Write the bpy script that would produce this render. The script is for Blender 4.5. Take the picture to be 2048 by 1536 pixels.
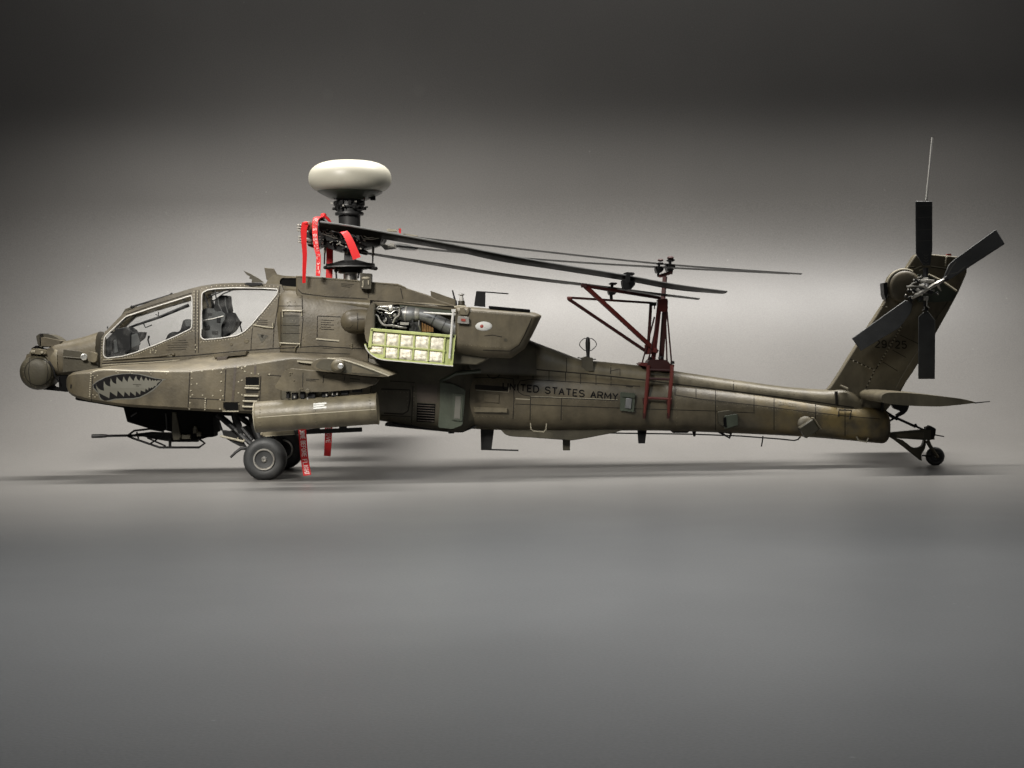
import bpy, bmesh, math, random
from mathutils import Vector, Matrix
from mathutils.bvhtree import BVHTree
from mathutils.geometry import delaunay_2d_cdt

random.seed(7)
sc = bpy.context.scene
for _o in list(bpy.data.objects):
    bpy.data.objects.remove(_o)
col = sc.collection

# ------------------------------------------------------------------ camera
S = 0.00022                      # metres per modelling unit (the kit is about 43 cm long)
F, D, H = 3200.0, 3200.0, 260.0  # focal length in photo pixels, distance and height in units
PITCH, ROLL = 0.0269, 0.01354
CX, CY = 1024.0, 768.0
CAM = Vector((0, -D, H))
_fw = Vector((0, math.cos(PITCH), -math.sin(PITCH)))
_r0 = Vector((1, 0, 0)); _u0 = Vector((0, math.sin(PITCH), math.cos(PITCH)))
_r = _r0 * math.cos(ROLL) - _u0 * math.sin(ROLL)
_u = _r0 * math.sin(ROLL) + _u0 * math.cos(ROLL)
cd = bpy.data.cameras.new('camera'); cam = bpy.data.objects.new('camera', cd); col.objects.link(cam)
cd.sensor_width = 36; cd.lens = F / 2048 * 36; cd.clip_start = 0.02; cd.clip_end = 50
m = Matrix((( _r.x, _u.x, -_fw.x, CAM.x * S), (_r.y, _u.y, -_fw.y, CAM.y * S), (_r.z, _u.z, -_fw.z, CAM.z * S), (0, 0, 0, 1)))
cam.matrix_world = m
sc.camera = cam

# ------------------------------------------------------------------ light
w = bpy.data.worlds.new('World'); sc.world = w; w.use_nodes = True
w.node_tree.nodes['Background'].inputs[0].default_value = (0.80, 0.86, 1.0, 1)
w.node_tree.nodes['Background'].inputs[1].default_value = 0.032
def lamp(name, loc, target, size, watts, colr=(1, .95, .88), spread=180):
    d = bpy.data.lights.new(name, 'AREA'); o = bpy.data.objects.new(name, d); col.objects.link(o)
    d.shape = 'RECTANGLE'; d.size = size[0] * S; d.size_y = size[1] * S; d.energy = watts; d.color = colr
    d.spread = math.radians(spread)
    o.location = Vector(loc) * S
    o.rotation_euler = (Vector(target) - Vector(loc)).to_track_quat('-Z', 'Y').to_euler()
    return o
lamp('overhead_softbox', (60, 85, 1300), (60, 240, 0), (2600, 140), 1.6, (1, .965, .915), 100)
lamp('backdrop_wash', (100, -200, 1900), (100, 790, 1050), (2600, 200), .16, (1, .97, .93), 104)  # added lamp with no known source, lifts the upper backdrop
lamp('front_fill_lamp', (0, -1650, 1700), (0, -1350, 0), (300, 500), .70, (.92, .96, 1), 86)  # added fill lamp, brightens the foreground floor
lamp('left_fill_lamp', (-1100, -1900, 1500), (-430, 0, 150), (700, 500), .31, (1, .95, .88), 45)  # added fill lamp, brightens the forward fuselage side
vs = sc.view_settings
vs.view_transform = 'Standard'; vs.look = 'None'; vs.exposure = 0; vs.gamma = 1
vs.use_curve_mapping = False
sc.cycles.max_bounces = 8; sc.cycles.transparent_max_bounces = 16

# ------------------------------------------------------------------ pixel <-> place
def at(u, v, y):
    d = _r * (u - CX) + _u * (CY - v) + _fw * F
    return CAM + d * ((y + D) / d.y)
def ray(u, v):
    return (_r * (u - CX) + _u * (CY - v) + _fw * F).normalized()
def atx(X, v, y):
    u = CX + X * F / (D + y)
    p = at(u, v, y); p.x = X
    return p

# ------------------------------------------------------------------ materials
def nn(nt, t, **k):
    n = nt.nodes.new(t)
    for a, b in k.items(): setattr(n, a, b)
    return n
def mat(name, c, rough=.55, metal=0, var=.18, scale=60, spec=.5, streak=0, dust=None, bump=0, stain=None):
    """paint with uneven tone, mild dust and fine grain; scale in features per 10 cm"""
    M = bpy.data.materials.new(name); M.use_nodes = True; nt = M.node_tree; b = nt.nodes['Principled BSDF']
    b.inputs['Roughness'].default_value = rough; b.inputs['Metallic'].default_value = metal
    b.inputs['Specular IOR Level'].default_value = spec
    tc = nn(nt, 'ShaderNodeTexCoord')
    mp = nn(nt, 'ShaderNodeMapping'); nt.links.new(tc.outputs['Object'], mp.inputs[0])
    n1 = nn(nt, 'ShaderNodeTexNoise'); n1.inputs['Scale'].default_value = scale; n1.inputs['Detail'].default_value = 6
    n1.inputs['Roughness'].default_value = .65
    nt.links.new(mp.outputs[0], n1.inputs['Vector'])
    r1 = nn(nt, 'ShaderNodeMapRange'); r1.inputs['From Min'].default_value = .3; r1.inputs['From Max'].default_value = .7
    r1.inputs['To Min'].default_value = 1 - var; r1.inputs['To Max'].default_value = 1 + var
    nt.links.new(n1.outputs[0], r1.inputs[0])
    mul = nn(nt, 'ShaderNodeVectorMath', operation='SCALE'); mul.inputs[0].default_value = c
    nt.links.new(r1.outputs[0], mul.inputs['Scale'])
    out = mul.outputs[0]
    if dust:
        n2 = nn(nt, 'ShaderNodeTexNoise'); n2.inputs['Scale'].default_value = scale * .45; n2.inputs['Detail'].default_value = 8
        n2.inputs['Roughness'].default_value = .7
        mp2 = nn(nt, 'ShaderNodeMapping'); mp2.inputs['Scale'].default_value = (1.0, 1, .45)
        nt.links.new(tc.outputs['Object'], mp2.inputs[0]); nt.links.new(mp2.outputs[0], n2.inputs['Vector'])
        r2 = nn(nt, 'ShaderNodeMapRange'); r2.inputs['From Min'].default_value = .5; r2.inputs['From Max'].default_value = .72
        r2.inputs['To Max'].default_value = dust[3]
        nt.links.new(n2.outputs[0], r2.inputs[0])
        mx = nn(nt, 'ShaderNodeMix', data_type='RGBA'); nt.links.new(r2.outputs[0], mx.inputs['Factor'])
        nt.links.new(out, mx.inputs['A']); mx.inputs['B'].default_value = (*dust[:3], 1); out = mx.outputs['Result']
    if streak:   # rain-washed vertical grime and blotches
        mp3 = nn(nt, 'ShaderNodeMapping'); mp3.inputs['Scale'].default_value = (1.0, 1.0, .16)
        nt.links.new(tc.outputs['Object'], mp3.inputs[0])
        n6 = nn(nt, 'ShaderNodeTexNoise'); n6.inputs['Scale'].default_value = scale * 2.6; n6.inputs['Detail'].default_value = 5
        nt.links.new(mp3.outputs[0], n6.inputs['Vector'])
        r6 = nn(nt, 'ShaderNodeMapRange'); r6.inputs['From Min'].default_value = .48; r6.inputs['From Max'].default_value = .70; r6.inputs['To Max'].default_value = streak
        nt.links.new(n6.outputs[0], r6.inputs[0])
        mx2 = nn(nt, 'ShaderNodeMix', data_type='RGBA'); nt.links.new(r6.outputs[0], mx2.inputs['Factor'])
        nt.links.new(out, mx2.inputs['A']); mx2.inputs['B'].default_value = (.022, .018, .012, 1); out = mx2.outputs['Result']
    if stain:    # rusty fuel stain towards the tail
        sx = nn(nt, 'ShaderNodeSeparateXYZ'); nt.links.new(tc.outputs['Object'], sx.inputs[0])
        r7 = nn(nt, 'ShaderNodeMapRange', interpolation_type='SMOOTHSTEP'); r7.inputs['From Min'].default_value = 880 * S; r7.inputs['From Max'].default_value = 1120 * S
        nt.links.new(sx.outputs[0], r7.inputs[0])
        n7 = nn(nt, 'ShaderNodeTexNoise'); n7.inputs['Scale'].default_value = 95; n7.inputs['Detail'].default_value = 6; nt.links.new(mp.outputs[0], n7.inputs['Vector'])
        r8 = nn(nt, 'ShaderNodeMapRange'); r8.inputs['From Min'].default_value = .42; r8.inputs['From Max'].default_value = .62; r8.inputs['To Max'].default_value = .7
        nt.links.new(n7.outputs[0], r8.inputs[0])
        m7 = nn(nt, 'ShaderNodeMath', operation='MULTIPLY'); nt.links.new(r7.outputs[0], m7.inputs[0]); nt.links.new(r8.outputs[0], m7.inputs[1])
        mx3 = nn(nt, 'ShaderNodeMix', data_type='RGBA'); nt.links.new(m7.outputs[0], mx3.inputs['Factor'])
        nt.links.new(out, mx3.inputs['A']); mx3.inputs['B'].default_value = (*stain, 1); out = mx3.outputs['Result']
    nt.links.new(out, b.inputs['Base Color'])
    n3 = nn(nt, 'ShaderNodeTexNoise'); n3.inputs['Scale'].default_value = scale * 3; n3.inputs['Detail'].default_value = 3
    nt.links.new(mp.outputs[0], n3.inputs['Vector'])
    r3 = nn(nt, 'ShaderNodeMapRange'); r3.inputs['To Min'].default_value = max(.05, rough - .12); r3.inputs['To Max'].default_value = min(1, rough + .12)
    nt.links.new(n3.outputs[0], r3.inputs[0]); nt.links.new(r3.outputs[0], b.inputs['Roughness'])
    if bump:
        bp = nn(nt, 'ShaderNodeBump'); bp.inputs['Strength'].default_value = bump; bp.inputs['Distance'].default_value = S * 1.2
        n4 = nn(nt, 'ShaderNodeTexNoise'); n4.inputs['Scale'].default_value = scale * 14; n4.inputs['Detail'].default_value = 2
        nt.links.new(mp.outputs[0], n4.inputs['Vector']); nt.links.new(n4.outputs[0], bp.inputs['Height'])
        nt.links.new(bp.outputs[0], b.inputs['Normal'])
    return M
MT = {}
_dust = (.15, .13, .09, .42)
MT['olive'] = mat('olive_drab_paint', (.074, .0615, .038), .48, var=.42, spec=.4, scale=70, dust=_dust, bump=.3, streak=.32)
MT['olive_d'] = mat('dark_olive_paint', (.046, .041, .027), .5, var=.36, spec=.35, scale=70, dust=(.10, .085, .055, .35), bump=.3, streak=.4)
MT['olive_l'] = mat('pale_olive_paint', (.104, .089, .057), .46, var=.34, spec=.42, scale=70, dust=(.21, .18, .12, .4), bump=.3, streak=.4)
MT['olive_g'] = mat('fresh_green_paint', (.046, .056, .038), .45, var=.2, scale=70, bump=.2, streak=.3)
MT['boom'] = mat('stained_olive_paint', (.074, .0615, .038), .48, var=.42, spec=.4, scale=70, dust=_dust, bump=.3, streak=.32, stain=(.19, .138, .048))
MT['brown'] = mat('red_brown_panel_paint', (.045, .034, .024), .55, var=.2, scale=70, bump=.2)
MT['black'] = mat('black_paint', (.009, .009, .009), .5, var=.25, scale=90, bump=.2, spec=.22)
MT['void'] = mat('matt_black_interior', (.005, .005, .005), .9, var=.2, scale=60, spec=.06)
MT['wash'] = mat('dark_panel_wash', (.012, .010, .007), .8, var=.2, scale=90, spec=.3)
MT['edge'] = mat('pale_drybrushed_edge', (.27, .245, .18), .55, var=.15, scale=120)
MT['blade'] = mat('rotor_blade_black', (.009, .009, .0085), .5, var=.25, scale=60, dust=(.016, .0155, .014, .4), bump=.15, spec=.12)
MT['tblade'] = mat('tail_rotor_charcoal', (.036, .037, .037), .42, var=.3, scale=80, dust=(.07, .07, .065, .4), bump=.15, spec=.35)
MT['rubber'] = mat('tyre_rubber', (.020, .021, .021), .6, var=.3, scale=80, dust=(.12, .12, .11, .3), bump=.2)
MT['steel'] = mat('bare_steel', (.42, .41, .38), .32, metal=.9, var=.2, scale=120)
MT['gun'] = mat('gunmetal', (.03, .03, .03), .42, metal=.3, var=.25, scale=120)
MT['engine'] = mat('engine_grey', (.15, .152, .15), .38, metal=.35, var=.25, scale=110, dust=(.07, .06, .045, .5))
MT['engine_l'] = mat('engine_light_alloy', (.31, .30, .27), .36, metal=.45, var=.25, scale=140, dust=(.12, .10, .08, .5))
MT['bronze'] = mat('burnt_bronze', (.30, .17, .07), .35, metal=.7, var=.4, scale=160)
MT['cream'] = mat('cream_radome', (.385, .372, .308), .42, var=.05, scale=30, dust=(.35, .335, .265, .35))
MT['pale'] = mat('pale_grey_seal', (.46, .45, .42), .55, var=.1, scale=140)
MT['green'] = mat('zinc_chromate_green', (.36, .40, .15), .5, var=.2, scale=120, dust=(.15, .16, .06, .6), streak=.35)
MT['pad'] = mat('quilted_foil_insulation', (.72, .68, .56), .5, var=.3, scale=260, dust=(.36, .31, .22, .6), bump=.6)
MT['red'] = mat('red_ribbon_cloth', (.62, .010, .012), .6, var=.12, scale=90, bump=.2)
MT['white'] = mat('white_print', (.80, .72, .70), .6, var=.05, scale=90)
MT['rackred'] = mat('oxide_red_paint', (.085, .013, .010), .45, var=.3, scale=90, dust=(.14, .05, .035, .35), spec=.35)
MT['rackdark'] = mat('dark_red_paint', (.030, .007, .006), .5, var=.25, scale=90, spec=.3)
MT['grey'] = mat('decal_grey', (.085, .083, .068), .6, var=.1, scale=100)
MT['tooth'] = mat('decal_tooth_grey', (.085, .082, .063), .6, var=.1, scale=100)
MT['mouth'] = mat('decal_charcoal', (.008, .0075, .0075), .85, var=.15, scale=100, spec=.08)
MT['seat'] = mat('cockpit_dark_grey', (.007, .0075, .008), .55, var=.2, scale=100, spec=.2)
MT['cgrey'] = mat('cockpit_grey', (.045, .048, .048), .5, var=.3, scale=100, spec=.3)
MT['label'] = mat('white_stencil_label', (.46, .46, .43), .6, var=.1, scale=120)
MT['lens'] = mat('lamp_lens', (.55, .55, .52), .12, metal=.6, var=.1, scale=100)
MT['redlens'] = mat('dull_red_paint', (.28, .05, .035), .4, var=.3, scale=150)
MT['antenna'] = mat('pale_whip_antenna', (.50, .49, .46), .5, var=.08, scale=60)

def glass_mat():
    M = bpy.data.materials.new('canopy_glazing'); M.use_nodes = True; nt = M.node_tree
    nt.nodes.remove(nt.nodes['Principled BSDF'])
    t = nn(nt, 'ShaderNodeBsdfTransparent'); t.inputs[0].default_value = (.99, .992, .99, 1)
    g = nn(nt, 'ShaderNodeBsdfGlossy'); g.inputs['Roughness'].default_value = .03
    lw = nn(nt, 'ShaderNodeFresnel'); lw.inputs[0].default_value = 1.16
    n = nn(nt, 'ShaderNodeTexNoise'); n.inputs['Scale'].default_value = 260
    tc = nn(nt, 'ShaderNodeTexCoord'); nt.links.new(tc.outputs['Object'], n.inputs['Vector'])
    d = nn(nt, 'ShaderNodeBsdfDiffuse'); d.inputs[0].default_value = (.5, .5, .48, 1)  # patchy pale haze painted in for reflections on the glazing
    mr = nn(nt, 'ShaderNodeMapRange'); mr.inputs[1].default_value = .45; mr.inputs[2].default_value = .8; mr.inputs[4].default_value = .05
    nt.links.new(n.outputs[0], mr.inputs[0])
    m1 = nn(nt, 'ShaderNodeMixShader'); m2 = nn(nt, 'ShaderNodeMixShader')
    nt.links.new(lw.outputs[0], m1.inputs[0]); nt.links.new(t.outputs[0], m1.inputs[1]); nt.links.new(g.outputs[0], m1.inputs[2])
    nt.links.new(mr.outputs[0], m2.inputs[0]); nt.links.new(m1.outputs[0], m2.inputs[1]); nt.links.new(d.outputs[0], m2.inputs[2])
    nt.links.new(m2.outputs[0], nt.nodes['Material Output'].inputs[0])
    return M
MT['glass'] = glass_mat()

# ------------------------------------------------------------------ mesh builder (units)
class B:
    def __init__(s): s.v = []; s.f = []
    def add(s, vs, fs):
        n = len(s.v); s.v += [Vector(p) for p in vs]; s.f += [tuple(i + n for i in f) for f in fs]; return s
    def join(s, o): return s.add(o.v, o.f)
    def mir(s):
        o = B(); o.v = [Vector((p.x, -p.y, p.z)) for p in s.v]; o.f = [tuple(reversed(f)) for f in s.f]; return o
    def rings(s, rs, cap0=True, cap1=True, closed=True):
        n = len(rs[0]); vs = [p for r in rs for p in r]; fs = []
        for i in range(len(rs) - 1):
            for k in range(n if closed else n - 1):
                k2 = (k + 1) % n
                fs.append((i * n + k, i * n + k2, (i + 1) * n + k2, (i + 1) * n + k))
        if closed and cap0: fs.append(tuple(reversed(range(n))))
        if closed and cap1: fs.append(tuple((len(rs) - 1) * n + k for k in range(n)))
        return s.add(vs, fs)
    def tube(s, pts, r, n=8, cap=True):
        pts = [Vector(p) for p in pts]; rs = []
        R = r if isinstance(r, (list, tuple)) else [r] * len(pts)
        ref = None
        for i, p in enumerate(pts):
            t = (pts[min(i + 1, len(pts) - 1)] - pts[max(i - 1, 0)]).normalized()
            if ref is None:
                ref = Vector((0, 0, 1)) if abs(t.z) < .9 else Vector((0, 1, 0))
            a = t.cross(ref).normalized(); b = a.cross(t).normalized(); ref = b
            rs.append([p + (a * math.cos(2 * math.pi * k / n) + b * math.sin(2 * math.pi * k / n)) * R[i] for k in range(n)])
        return s.rings(rs, cap, cap)
    def lathe(s, c, ax, prof, n=32):
        """prof: (distance along ax, radius)"""
        c = Vector(c); ax = Vector(ax).normalized()
        ref = Vector((0, 0, 1)) if abs(ax.z) < .9 else Vector((1, 0, 0))
        a = ax.cross(ref).normalized(); b = ax.cross(a).normalized()
        rs = [[c + ax * d + (a * math.cos(2 * math.pi * k / n) + b * math.sin(2 * math.pi * k / n)) * max(r, .01) for k in range(n)] for d, r in prof]
        return s.rings(rs)
    def box(s, c, sz, rot=None):
        c = Vector(c); h = Vector(sz) / 2; R = rot or Matrix.Identity(3); vs = []
        for x in (-1, 1):
            for y in (-1, 1):
                for z in (-1, 1): vs.append(c + R @ Vector((x * h.x, y * h.y, z * h.z)))
        return s.add(vs, [(0, 1, 3, 2), (4, 6, 7, 5), (0, 4, 5, 1), (2, 3, 7, 6), (0, 2, 6, 4), (1, 5, 7, 3)])
    def bar(s, a, b, wd, ht):
        """square bar between two points; ht measured in the vertical plane, wd across"""
        a = Vector(a); b = Vector(b); t = (b - a).normalized()
        up = Vector((0, 0, 1)) if abs(t.z) < .95 else Vector((1, 0, 0))
        sd = t.cross(up).normalized(); up = sd.cross(t).normalized()
        rs = [[p + sd * x * wd / 2 + up * z * ht / 2 for x, z in ((-1, -1), (1, -1), (1, 1), (-1, 1))] for p in (a, b)]
        return s.rings(rs)
    def ball(s, c, r, n=16, mrows=10):
        rx, ry, rz = r if isinstance(r, (tuple, list)) else (r, r, r); c = Vector(c); rs = []
        for i in range(mrows + 1):
            t = -math.pi / 2 + math.pi * i / mrows; t = max(-1.55, min(1.55, t))
            rs.append([c + Vector((rx * math.cos(t) * math.cos(2 * math.pi * k / n), ry * math.cos(t) * math.sin(2 * math.pi * k / n), rz * math.sin(t))) for k in range(n)])
        return s.rings(rs)
    def plate(s, outer, y, th, holes=(), world=False):
        """outline given in photo pixels at depth y (number or function of pixel); extruded th away from the viewer"""
        yf = y if callable(y) else (lambda a, b: y)
        pts, faces, loops = cdt(outer, holes)
        if world: fr = [Vector((p[0], yf(*p), p[1])) for p in pts]
        else: fr = [at(p[0], p[1], yf(p[0], p[1])) for p in pts]
        n = len(fr); bk = [p + Vector((0, th, 0)) for p in fr]
        fs = [tuple(f) for f in faces] + [tuple(n + i for i in reversed(f)) for f in faces]
        edges = {}
        for f in faces:
            for i in range(len(f)):
                e = (f[i], f[(i + 1) % len(f)])
                edges[e] = edges.get(e, 0) + 1
        for (a, b) in list(edges):
            if (b, a) not in edges: fs.append((b, a, n + a, n + b))
        return s.add(fr + bk, fs)
def cdt(outer, holes=(), free=()):
    pts = []; edges = []
    for lp in [outer] + list(holes):
        b0 = len(pts); pts += [Vector((p[0], p[1])) for p in lp]
        edges += [(b0 + i, b0 + (i + 1) % len(lp)) for i in range(len(lp))]
    pts += [Vector(p) for p in free]
    vo, eo, fo, *_ = delaunay_2d_cdt(pts, edges, [], 0, 1e-4)
    fo = [list(f) for f in fo]
    # keep only triangles whose centre is inside outer and outside holes
    def inside(p, lp):
        c = False; j = len(lp) - 1
        for i in range(len(lp)):
            a, b = lp[i], lp[j]
            if (a[1] > p[1]) != (b[1] > p[1]) and p[0] < (b[0] - a[0]) * (p[1] - a[1]) / (b[1] - a[1]) + a[0]: c = not c
            j = i
        return c
    keep = []
    for f in fo:
        c = sum((vo[i] for i in f), Vector((0, 0))) / len(f)
        if inside(c, outer) and not any(inside(c, h) for h in holes): keep.append(f)
    return [(p.x, p.y) for p in vo], keep, None
def smooth_loop(pts, k=3, closed=True):
    """Catmull-Rom through the points"""
    o = []; n = len(pts)
    for i in range(n if closed else n - 1):
        g = lambda j: pts[j % n] if closed else pts[max(0, min(n - 1, j))]
        p0, p1, p2, p3 = g(i - 1), g(i), g(i + 1), g(i + 2)
        for q in range(k):
            t = q / k
            o.append(tuple(.5 * (2 * p1[d] + (p2[d] - p0[d]) * t + (2 * p0[d] - 5 * p1[d] + 4 * p2[d] - p3[d]) * t * t + (3 * p1[d] - p0[d] - 3 * p2[d] + p3[d]) * t ** 3) for d in range(len(p1))))
    if not closed: o.append(tuple(pts[-1]))
    return o
def round_poly(pts, r, k=4):
    """round each corner of a polygon by r pixels"""
    o = []; n = len(pts)
    for i in range(n):
        p, a, b = Vector(pts[i]), Vector(pts[i - 1]), Vector(pts[(i + 1) % n])
        d1 = (a - p); d2 = (b - p); q = min(r, d1.length * .45, d2.length * .45)
        s1 = p + d1.normalized() * q; s2 = p + d2.normalized() * q
        for j in range(k + 1):
            t = j / k; o.append(tuple(s1 * (1 - t) ** 2 + p * 2 * t * (1 - t) + s2 * t * t))
    return o
def ring_se(u, vt, vb, w_, n=2.6, nb=None, yc=0, seg=36):
    p0 = at(u, vt, yc); p1 = at(u, vb, yc); c = (p0 + p1) / 2; hz = (p0.z - p1.z) / 2
    o = []
    for k in range(seg):
        a = 2 * math.pi * k / seg; cs, sn = math.cos(a), math.sin(a); e = 2 / (n if sn >= 0 else (nb or n))
        o.append(Vector((c.x, yc + math.copysign(abs(cs) ** e, cs) * w_, c.z + math.copysign(abs(sn) ** e, sn) * hz)))
    return o
def loft(stations, n=2.6, nb=None, yc=0, seg=36, sm=4):
    st = smooth_loop([tuple(x) for x in stations], sm, closed=False) if sm > 1 else stations
    return B().rings([ring_se(x[0], x[1], x[2], x[3], n, nb, x[4] if len(x) > 4 else yc, seg) for x in st])

# ------------------------------------------------------------------ objects
def root_of(o):
    while o.parent: o = o.parent
    return o
def obj(name, b, mt, parent=None, smooth=32, bev=0, kind=None, label=None, seg=2):
    me = bpy.data.meshes.new(name)
    org = root_of(parent).location if parent else Vector((0, 0, 0))
    me.from_pydata([p * S - org for p in b.v], [], b.f)
    bm = bmesh.new(); bm.from_mesh(me)
    bmesh.ops.remove_doubles(bm, verts=bm.verts, dist=S * .004)
    bmesh.ops.recalc_face_normals(bm, faces=bm.faces); bm.to_mesh(me); bm.free()
    me.materials.append(MT[mt] if isinstance(mt, str) else mt)
    o = bpy.data.objects.new(name, me); col.objects.link(o)
    if parent: o.parent = parent
    if smooth:
        me.shade_smooth(); me.set_sharp_from_angle(angle=math.radians(smooth))
    if bev:
        md = o.modifiers.new('bevel', 'BEVEL'); md.width = bev * S; md.segments = seg; md.limit_method = 'ANGLE'
        md.angle_limit = math.radians(28); md.harden_normals = False
    if kind or name in ('panel_lines', 'stencil_lines', 'rivets', 'panel_edge', 'blade_scuffs'): o['kind'] = kind or 'stuff'
    if label: o['label'] = label
    return o
def thing(name, label, cat, base, group=None):
    o = bpy.data.objects.new(name, None); col.objects.link(o); o.location = Vector(base) * S
    o.empty_display_size = .01
    o['label'] = label; o['category'] = cat
    if group: o['group'] = group
    return o

# ------------------------------------------------------------------ surface marks
class Surf:
    def __init__(s, *bs):
        v = []; f = []
        for b in bs:
            n = len(v); v += b.v; f += [tuple(i + n for i in q) for q in b.f]
        s.t = BVHTree.FromPolygons(v, f)
    def hit(s, u, v, off=.5):
        p = s._h(u, v, off)
        if p is None:
            q, n, i, _ = s.t.find_nearest(at(u, v, -90)); p = q + n * off if n.y < 0 else q - n * off
        return p
    def _h(s, u, v, off=.5):
        d = ray(u, v); p, n, i, _ = s.t.ray_cast(CAM, d)
        if p is None: return None
        if n.dot(d) > 0: n = -n
        return p + n * off
def mark_line(b, sf, pts, w_=1.5, off=.35, step=5):
    if w_ < 2: w_ *= 1.2
    L = []
    for i in range(len(pts) - 1):
        a, c = Vector(pts[i]), Vector(pts[i + 1]); k = max(1, int((c - a).length / step))
        L += [a.lerp(c, j / k) for j in range(k)]
    L.append(Vector(pts[-1])); last = None
    for i, p in enumerate(L):
        t = (L[min(i + 1, len(L) - 1)] - L[max(i - 1, 0)]).normalized(); nx = Vector((-t.y, t.x)) * w_ / 2
        h0 = sf._h(p.x + nx.x, p.y + nx.y, off); h1 = sf._h(p.x - nx.x, p.y - nx.y, off)
        if h0 is None or h1 is None: last = None; continue
        if last and (last[0] - h0).length < step * 3:
            b.add([last[0], last[1], h1, h0], [(0, 1, 2, 3)])
        last = (h0, h1)
    return b
def mark_poly(b, sf, poly, off=.4, step=7):
    edge = []
    for i in range(len(poly)):
        p, q = Vector(poly[i]), Vector(poly[(i + 1) % len(poly)]); k = max(1, int((q - p).length / step))
        edge += [tuple(p.lerp(q, j / k)) for j in range(k)]
    xs = [p[0] for p in poly]; ys = [p[1] for p in poly]; free = []
    x = min(xs) + step * .5
    while x < max(xs):
        y = min(ys) + step * .5
        while y < max(ys): free.append((x, y)); y += step
        x += step
    pts, fs, _ = cdt(edge, (), free)
    h = [sf._h(p[0], p[1], off) for p in pts]
    fs = [f for f in fs if all(h[i] is not None for i in f)]
    return b.add([q if q is not None else Vector((0, 0, 200)) for q in h], fs)
def rivets(b, sf, pts, r=1.3):
    r *= 1.25
    for u, v in pts:
        p = sf._h(u, v, .0); q = sf._h(u, v, 1)
        if p is None: continue
        n = (q - p).normalized(); a = n.orthogonal().normalized(); c = n.cross(a)
        base = [p + (a * math.cos(k * math.pi / 3) + c * math.sin(k * math.pi / 3)) * r for k in range(6)]
        top = [p + n * r * .7 + (a * math.cos(k * math.pi / 3) + c * math.sin(k * math.pi / 3)) * r * .55 for k in range(6)]
        b.rings([base, top], cap0=False)
    return b
def seq(a, c, n): return [(a[0] + (c[0] - a[0]) * i / (n - 1), a[1] + (c[1] - a[1]) * i / (n - 1)) for i in range(n)]
def every(pts, d):
    o = []
    for i in range(len(pts) - 1):
        L = math.dist(pts[i], pts[i + 1]); o += seq(pts[i], pts[i + 1], max(2, int(L / d) + 1))[:-1]
    return o + [pts[-1]]
def _arc(cx, cy, rx, ry, a0, a1, n=8):
    return [(cx + rx * math.cos(math.radians(a0 + (a1 - a0) * k / n)), cy + ry * math.sin(math.radians(a0 + (a1 - a0) * k / n))) for k in range(n + 1)]
GLY = {
    'U': [[(0, 1), (0, .3)] + _arc(.5, .3, .5, .3, 180, 360) + [(1, 1)]], 'N': [[(0, 0), (0, 1), (1, 0), (1, 1)]], 'I': [[(.5, 0), (.5, 1)]],
    'T': [[(0, 1), (1, 1)], [(.5, 1), (.5, 0)]], 'E': [[(1, 1), (0, 1), (0, 0), (1, 0)], [(0, .52), (.85, .52)]],
    'D': [[(0, 0), (0, 1), (.4, 1)] + _arc(.4, .5, .6, .5, 90, -90) + [(0, 0)]],
    'S': [_arc(.5, .75, .48, .25, 20, 270, 10) + _arc(.5, .25, .5, .25, 90, -160, 10)], 'A': [[(0, 0), (.5, 1), (1, 0)], [(.2, .36), (.8, .36)]],
    'R': [[(0, 0), (0, 1), (.55, 1)] + _arc(.55, .75, .42, .25, 90, -90) + [(0, .5)], [(.5, .5), (1, 0)]], 'M': [[(0, 0), (0, 1), (.5, .25), (1, 1), (1, 0)]],
    'Y': [[(0, 1), (.5, .45), (1, 1)], [(.5, .45), (.5, 0)]], 'O': [_arc(.5, .5, .5, .5, 0, 360, 16)], '0': [_arc(.5, .5, .45, .5, 0, 360, 16)],
    'V': [[(0, 1), (.5, 0), (1, 1)]], 'B': [[(0, 0), (0, 1), (.55, 1)] + _arc(.55, .76, .38, .24, 90, -90) + [(0, .52)], [(.55, .52)] + _arc(.55, .26, .45, .26, 90, -90) + [(0, 0)]],
    'F': [[(1, 1), (0, 1), (0, 0)], [(0, .52), (.8, .52)]], 'L': [[(0, 1), (0, 0), (1, 0)]], 'G': [_arc(.5, .5, .5, .5, 45, 320, 14) + [(1, .45), (.55, .45)]],
    'H': [[(0, 0), (0, 1)], [(1, 0), (1, 1)], [(0, .5), (1, .5)]],
    '2': [_arc(.5, .72, .46, .28, 160, -30, 8) + [(0, 0), (1, 0)]], '9': [_arc(.5, .7, .46, .3, 0, 360, 14), [(.96, .7)] + _arc(.5, .3, .46, .3, 0, -150, 8)],
    '5': [[(.9, 1), (.15, 1), (.08, .55)] + _arc(.5, .32, .47, .32, 110, -150, 10)]}
def strokes(s, gap=.42, space=.9):
    """polylines of a sans capital line of text, in units of its width and height"""
    x = 0; o = []
    for ch in s:
        if ch == ' ': x += space; continue
        w_ = .28 if ch == 'I' else (1.15 if ch == 'M' else (.8 if ch in 'EFL' else .95))
        for pl in GLY[ch]: o.append([(x + (p[0] if ch != 'I' else .5) * w_, p[1]) for p in pl])
        x += w_ + gap
    x -= gap
    return [[(p[0] / x, p[1]) for p in pl] for pl in o], x
def mark_text(b, sf, s, bl, br, tl, off=.6, w_=2.4):
    bl, br, tl = Vector(bl), Vector(br), Vector(tl)
    for k, pl in enumerate(strokes(s)[0]):
        q = [bl + (br - bl) * p[0] + (tl - bl) * p[1] for p in pl]
        mark_line(b, sf, [tuple(p) for p in q], w_, off + .02 * (k % 5), 4)
    return b
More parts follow.
